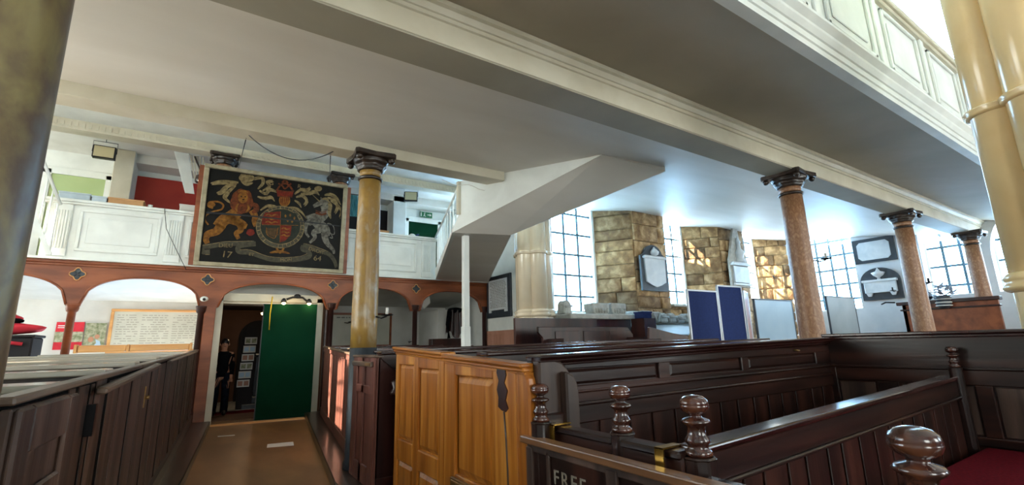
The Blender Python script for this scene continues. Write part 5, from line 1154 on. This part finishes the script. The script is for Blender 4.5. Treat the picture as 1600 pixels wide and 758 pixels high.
# ---- gates with finials --------------------------------------------------------
ga = thing('pew_gate', (1.43, 1.5, 0), 'low dark pew gate with faded painted letters FREE under a worn light-brown rail', 'gate')
f = Fr(1.42, 2.04, -pi/2)
g = G(f); g.box(0, 1.12, 0, .03, .08, .965); ob('board', g, 'dark_oak_z', ga)
g = G(f); g.box(.0, .05, -.02, 0, .08, .95); g.box(.15, .175, -.012, 0, .08, .95); g.box(.55, .61, -.018, 0, .08, .95); g.box(1.0, 1.1, -.018, 0, .08, .95); g.box(0, 1.12, -.012, 0, .93, .965); ob('stile', g, 'worn_oak_z', ga, bevel=.004)
g = G(f); g.box(-.03, 1.6, -.035, .03, .965, .998); ob('top_rail', g, 'rail_brown', ga, bevel=.006, seg=2, label='worn light brown rail')
text('lettering', 'FREE', 'letter_paint', ga, (1.418, 1.845, .818), (0, -1, 0), (0, 0, 1), .088, .002, sp=1.3)
g = G(f); g.box(-.01, .03, -.03, 0, .66, .74); ob('bolt', g, 'brass_dull', ga, bevel=.006)
g = G(f).lathe([(.012, 0), (.014, .004), (.004, .01)], (.92, -.04, .955), 10); ob('stud', g, 'brass_dull', ga)
fx = thing('pew_rail', (1.54, 1.5, 0), 'dark fixed pew rail with turned finials behind the gate marked FREE', 'rail')
g = G(); g.box(1.515, 1.565, 1.55, 2.0, .06, 1.03); g.box(1.50, 1.58, 1.55, 2.0, 1.015, 1.045); ob('rail', g, 'dark_oak_y', fx, bevel=.008)
g = G(); g.box(1.515, 1.565, 1.2, 1.5, .06, 1.03); g.box(1.50, 1.59, 1.2, 1.5, 1.015, 1.045); ob('rail', g, 'dark_oak_y', fx, bevel=.008)
g = G(); g.box(1.48, 1.54, .52, 1.10, .06, .955); g.box(1.46, 1.56, .52, 1.12, .945, .975); ob('rail', g, 'pew_top_dark', fx, bevel=.008)
for (x, y, zc, R) in ((1.46, 1.985, 1.217, .045), (1.55, 1.525, 1.225, .047), (1.58, 1.175, 1.205, .053), (1.50, .49, 1.185, .056)):
    k = R/.0525; zb = zc-.176*k; post8(x, y, .06, zb, R*1.12, fx); finial(x, y, zb, R, fx)
for y, z0, z1 in ((1.93, .985, 1.055), (1.275, .93, 1.052)):
    g = G(); g.box(1.478, 1.484, y-.02, y+.02, z0, z1); g.box(1.478, 1.59, y-.02, y+.02, z1-.004, z1+.002); ob('clasp', g, 'brass', fx, label='brass strap over the rail')
# ---- pews right of the aisle behind the slim column ------------------------------
rp = thing('box_pew', (4, 8, .12), 'reddish brown box pew block beyond the slim column on the right of the aisle', 'pew')
f, L = fr2((2.24, 10.6), (1.655, 5.98))
t3 = lambda u: 1.475-.115*u/L
g = G(f); g.hull8([(0, 0, .12), (L, 0, .12), (0, .03, .12), (L, .03, .12), (0, 0, t3(0)), (L, 0, t3(L)), (0, .03, t3(0)), (L, .03, t3(L))]); ob('board', g, 'dark_oak_z', rp)
g = G(f); u = .0
while u < L-.2:
    wd = .245; b = min(u+wd-.022, L); g.hull8([(u, -.02, .26), (b, -.02, .26), (u, 0, .26), (b, 0, .26), (u, -.02, t3(u)-.1), (b, -.02, t3(b)-.1), (u, 0, t3(u)-.1), (b, 0, t3(b)-.1)]); u += wd
ob('boarding', g, 'red_oak_z', rp, bevel=.004)
g = G(f); g.box(0, L, -.035, 0, .12, .27); g.hull8([(0, -.035, t3(0)-.1), (L, -.035, t3(L)-.1), (0, 0, t3(0)-.1), (L, 0, t3(L)-.1), (0, -.035, t3(0)-.02), (L, -.035, t3(L)-.02), (0, 0, t3(0)-.02), (L, 0, t3(L)-.02)]); ob('rail', g, 'red_oak_z', rp, bevel=.004)
g = G(f); g.hull8([(0, -.06, t3(0)-.02), (L, -.06, t3(L)-.02), (0, .05, t3(0)-.02), (L, .05, t3(L)-.02), (0, -.06, t3(0)+.01), (L, -.06, t3(L)+.01), (0, .05, t3(0)+.01), (L, .05, t3(L)+.01)]); ob('cap_rail', g, 'worn_oak_y', rp, bevel=.008)
f = Fr(1.50, 5.54, -pi/2)
g = G(f); g.box(0, .78, 0, .04, .12, 1.34); dd = ob('door', g, 'red_oak_z', rp, bevel=.006)
g = G(f); g.box(0, .16, -.02, 0, .12, 1.34); g.box(.62, .78, -.02, 0, .12, 1.34); g.box(.34, .42, -.02, 0, .12, 1.34); g.box(.16, .62, -.02, 0, 1.26, 1.34); g.box(.16, .62, -.02, 0, .98, 1.06); g.box(.16, .62, -.02, 0, .12, .3); ob('door_frame', g, 'red_oak_z', dd, bevel=.006)
g = G(f); g.box(.05, .74, -.05, -.02, 1.25, 1.30); ob('strap_hinge', g, 'worn_oak_y', dd, bevel=.008); g = G(f).box(.55, .72, -.055, -.05, 1.262, 1.288); ob('hinge_plate', g, 'brass_dull', dd)
g = G(f); g.box(-.02, .80, -.03, .07, 1.34, 1.365); ob('door_cap', g, 'worn_oak_y', rp, bevel=.008)
# its wall towards the cross passage
f = Fr(1.52, 4.76)
g = G(f); g.box(0, 2.65, 0, .04, .12, 1.37); ob('front_wall', g, 'mahogany_dark', rp)
g = G(f); g.box(0, 2.68, -.06, .08, 1.37, 1.40); ob('front_cap', g, 'pew_top_dark', rp, bevel=.008)
g = G(f); P = [(.02, 1.36)]+[(.02+.25*i/8, 1.33-.14*sin(pi/2*i/8)) for i in range(9)]+[(2.0, 1.19), (2.0, 1.36)]
g.prism([(u, -.02, z) for u, z in P], (0, .02, 0)); ob('scooped_board', g, 'dark_oak_x', rp)
g = G(f); g.lathe([(.05, 0), (.06, .02), (.03, .06), (.05, .12), (.02, .14)], (.16, -.06, .98), 12); ob('door_knob', g, 'mahogany_dark', rp)
g = G(f); g.box(.3, .34, -.015, 0, .2, 1.18); g.box(.0, 2.65, -.015, 0, .12, .22); ob('front_rail', g, 'mahogany_dark', rp, bevel=.004)
for y, z in ((5.7, 1.395), (6.7, 1.405), (7.8, 1.42), (9.1, 1.44), (10.4, 1.455)):
    g = G().box(1.6+.126*(y-5.5)+.1, 4.2, y-.02, y+.02, .12, z-.02); ob('divider', g, 'dark_oak_z', rp)
    g = G().box(1.6+.126*(y-5.5)+.1, 4.2, y-.10, y+.10, z-.02, z+.01); ob('divider_cap', g, 'pew_top_dark', rp, bevel=.008)
ob('far_side', G().box(4.17, 4.22, 4.8, 10.5, .12, 1.4), 'dark_oak_y', rp)
# ---- left pews --------------------------------------------------------------------
lp = thing('box_pew', (-2, 6, .12), 'weathered dark boarded box pew block along the left side of the aisle', 'pew')
f, L = fr2((-.455, 1.95), (-.02, 11.2))        # u away from the camera; aisle side is -n
def tl(u): return 1.335+.03*min(u/2.3, 1) if u < 2.3 else 1.365+.115*(u-2.3)/(L-2.3)
NS = 12
g = G(f)
for i in range(NS):
    a, b = L*i/NS, L*(i+1)/NS
    g.hull8([(a, -.001, .1), (b, .0, .1), (a, .03, .1), (b, .03, .1), (a, 0, tl(a)-.02), (b, 0, tl(b)-.02), (a, .03, tl(a)-.02), (b, .03, tl(b)-.02)])
ob('backing', g, 'slot_shade', lp)  # black sheet gives the slots between boards their shade
g = G(f); rnd = random.Random(21); slots = [(1.40, .05), (1.72, .02), (2.12, .07), (2.55, .02), (3.03, .09), (3.5, .03), (4.05, .12), (4.6, .04), (5.3, .15), (6.0, .05), (6.8, .18), (7.6, .06), (8.4, .2), (L, 0)]
for (a, wa), (b, wb) in zip(slots[:-1], slots[1:]):
    u = a+wa; n = -.0035-rnd.random()*.001
    g.hull8([(u, n, .24), (b, n, .24), (u, 0, .24), (b, 0, .24), (u, n, tl(u)-.05), (b, n, tl(b)-.05), (u, 0, tl(u)-.05), (b, 0, tl(b)-.05)])
ob('boarding', g, 'worn_oak_z', lp)
g = G(f); g.box(1.4, L, -.04, 0, .1, .26); ob('skirting', g, 'plinth_wood', lp, bevel=.006)
g = G(f)
for i in range(NS):
    a, b = L*i/NS, L*(i+1)/NS; o_ = .012*((i*7) % 3-1)
    g.hull8([(a, -.03+o_*.3, tl(a)-.025), (b, -.03, tl(b)-.025), (a, .035, tl(a)-.025), (b, .035, tl(b)-.025), (a, -.03, tl(a)), (b, -.03, tl(b)), (a, .035, tl(a)), (b, .035, tl(b))])
ob('cap_rail', g, 'worn_oak_y', lp, bevel=.006)
g = G(f); g.hull8([(1.0, -.07, tl(1.0)-.085), (3.0, -.07, tl(3.0)-.05), (1.0, -.025, tl(1.0)-.085), (3.0, -.025, tl(3)-.05), (1.0, -.07, tl(1)-.055), (3.0, -.07, tl(3)-.02), (1.0, -.025, tl(1)-.05), (3.0, -.025, tl(3)-.015)])
g.hull8([(3.9, -.06, tl(3.9)-.05), (8.4, -.06, tl(8.4)-.04), (3.9, -.025, tl(3.9)-.05), (8.4, -.025, tl(8.4)-.04), (3.9, -.06, tl(3.9)-.028), (8.4, -.06, tl(8.4)-.015), (3.9, -.025, tl(3.9)-.025), (8.4, -.025, tl(8.4)-.01)])
ob('book_ledge', g, 'worn_oak_y', lp, bevel=.008)
g = G(f); g.box(0, .62, -.03, 0, .12, 1.30); dd = ob('door', g, 'worn_oak_z', lp, bevel=.006)
g = G(f); g.box(0, .12, -.05, -.03, .12, 1.3); g.box(.5, .62, -.05, -.03, .12, 1.3); g.box(.12, .5, -.05, -.03, 1.16, 1.3); g.box(.12, .5, -.05, -.03, .98, 1.04); ob('door_frame', g, 'worn_oak_z', dd, bevel=.008)
g = G(f); g.box(.68, .77, -.004, 0, .12, 1.31); g.box(.83, 1.0, -.004, 0, .12, 1.31); g.box(1.05, 1.10, -.005, 0, .12, 1.31); g.box(1.15, 1.36, -.004, 0, .12, 1.32); ob('stile', g, 'worn_oak_z', lp)
g = G(f); g.box(1.02, 1.06, -.035, -.0, 1.08, 1.22); ob('hinge', g, 'black_metal', lp)
g = G(f); g.tube([(2.62, -.03, 1.12), (2.62, -.06, 1.12)], .014, 8); g.box(2.60, 2.64, -.034, -.028, 1.05, 1.2); ob('latch', g, 'brass_dull', lp)
for i, (y, z) in enumerate(((2.75, 1.325), (3.5, 1.355), (4.4, 1.375), (5.5, 1.39), (6.9, 1.405), (8.6, 1.425), (10.0, 1.44))):
    xr = -.455+.05*(y-1.95)-.03
    g = G().box(-4.4 if y < 9.9 else -2.0, xr, y-.02, y+.02, .12, z-.02); ob('divider', g, 'dark_oak_z', lp)
    g = G().box(-4.4 if y < 9.9 else -2.0, xr, y-.14, y+.14+.03*i, z-.02, z+.01); ob('divider_cap', g, 'pew_top_sheen', lp, bevel=.006)
finial(-.62, 2.30, 1.20, .052, lp); post8(-.62, 2.30, .12, 1.20, .055, lp)
t = thing('oak_rail', (-.9, 10.5, 1.46), 'light orange oak rail lying along the top of the farthest left pew', 'rail')
for a, b in ((-1.66, -1.03), (-.99, -.14)):
    ob('rail', G().box(a, b, 10.42, 10.55, 1.47, 1.585), 'light_oak', t, bevel=.02, seg=2)
ob('joint', G().box(-1.03, -.99, 10.41, 10.56, 1.465, 1.59), 'light_oak', t, bevel=.006)
ob('end_cap', G().box(-1.70, -1.66, 10.4, 10.57, 1.46, 1.6), 'light_oak', t, bevel=.006); ob('end_cap', G().box(-.14, -.10, 10.4, 10.57, 1.46, 1.6), 'light_oak', t, bevel=.006)
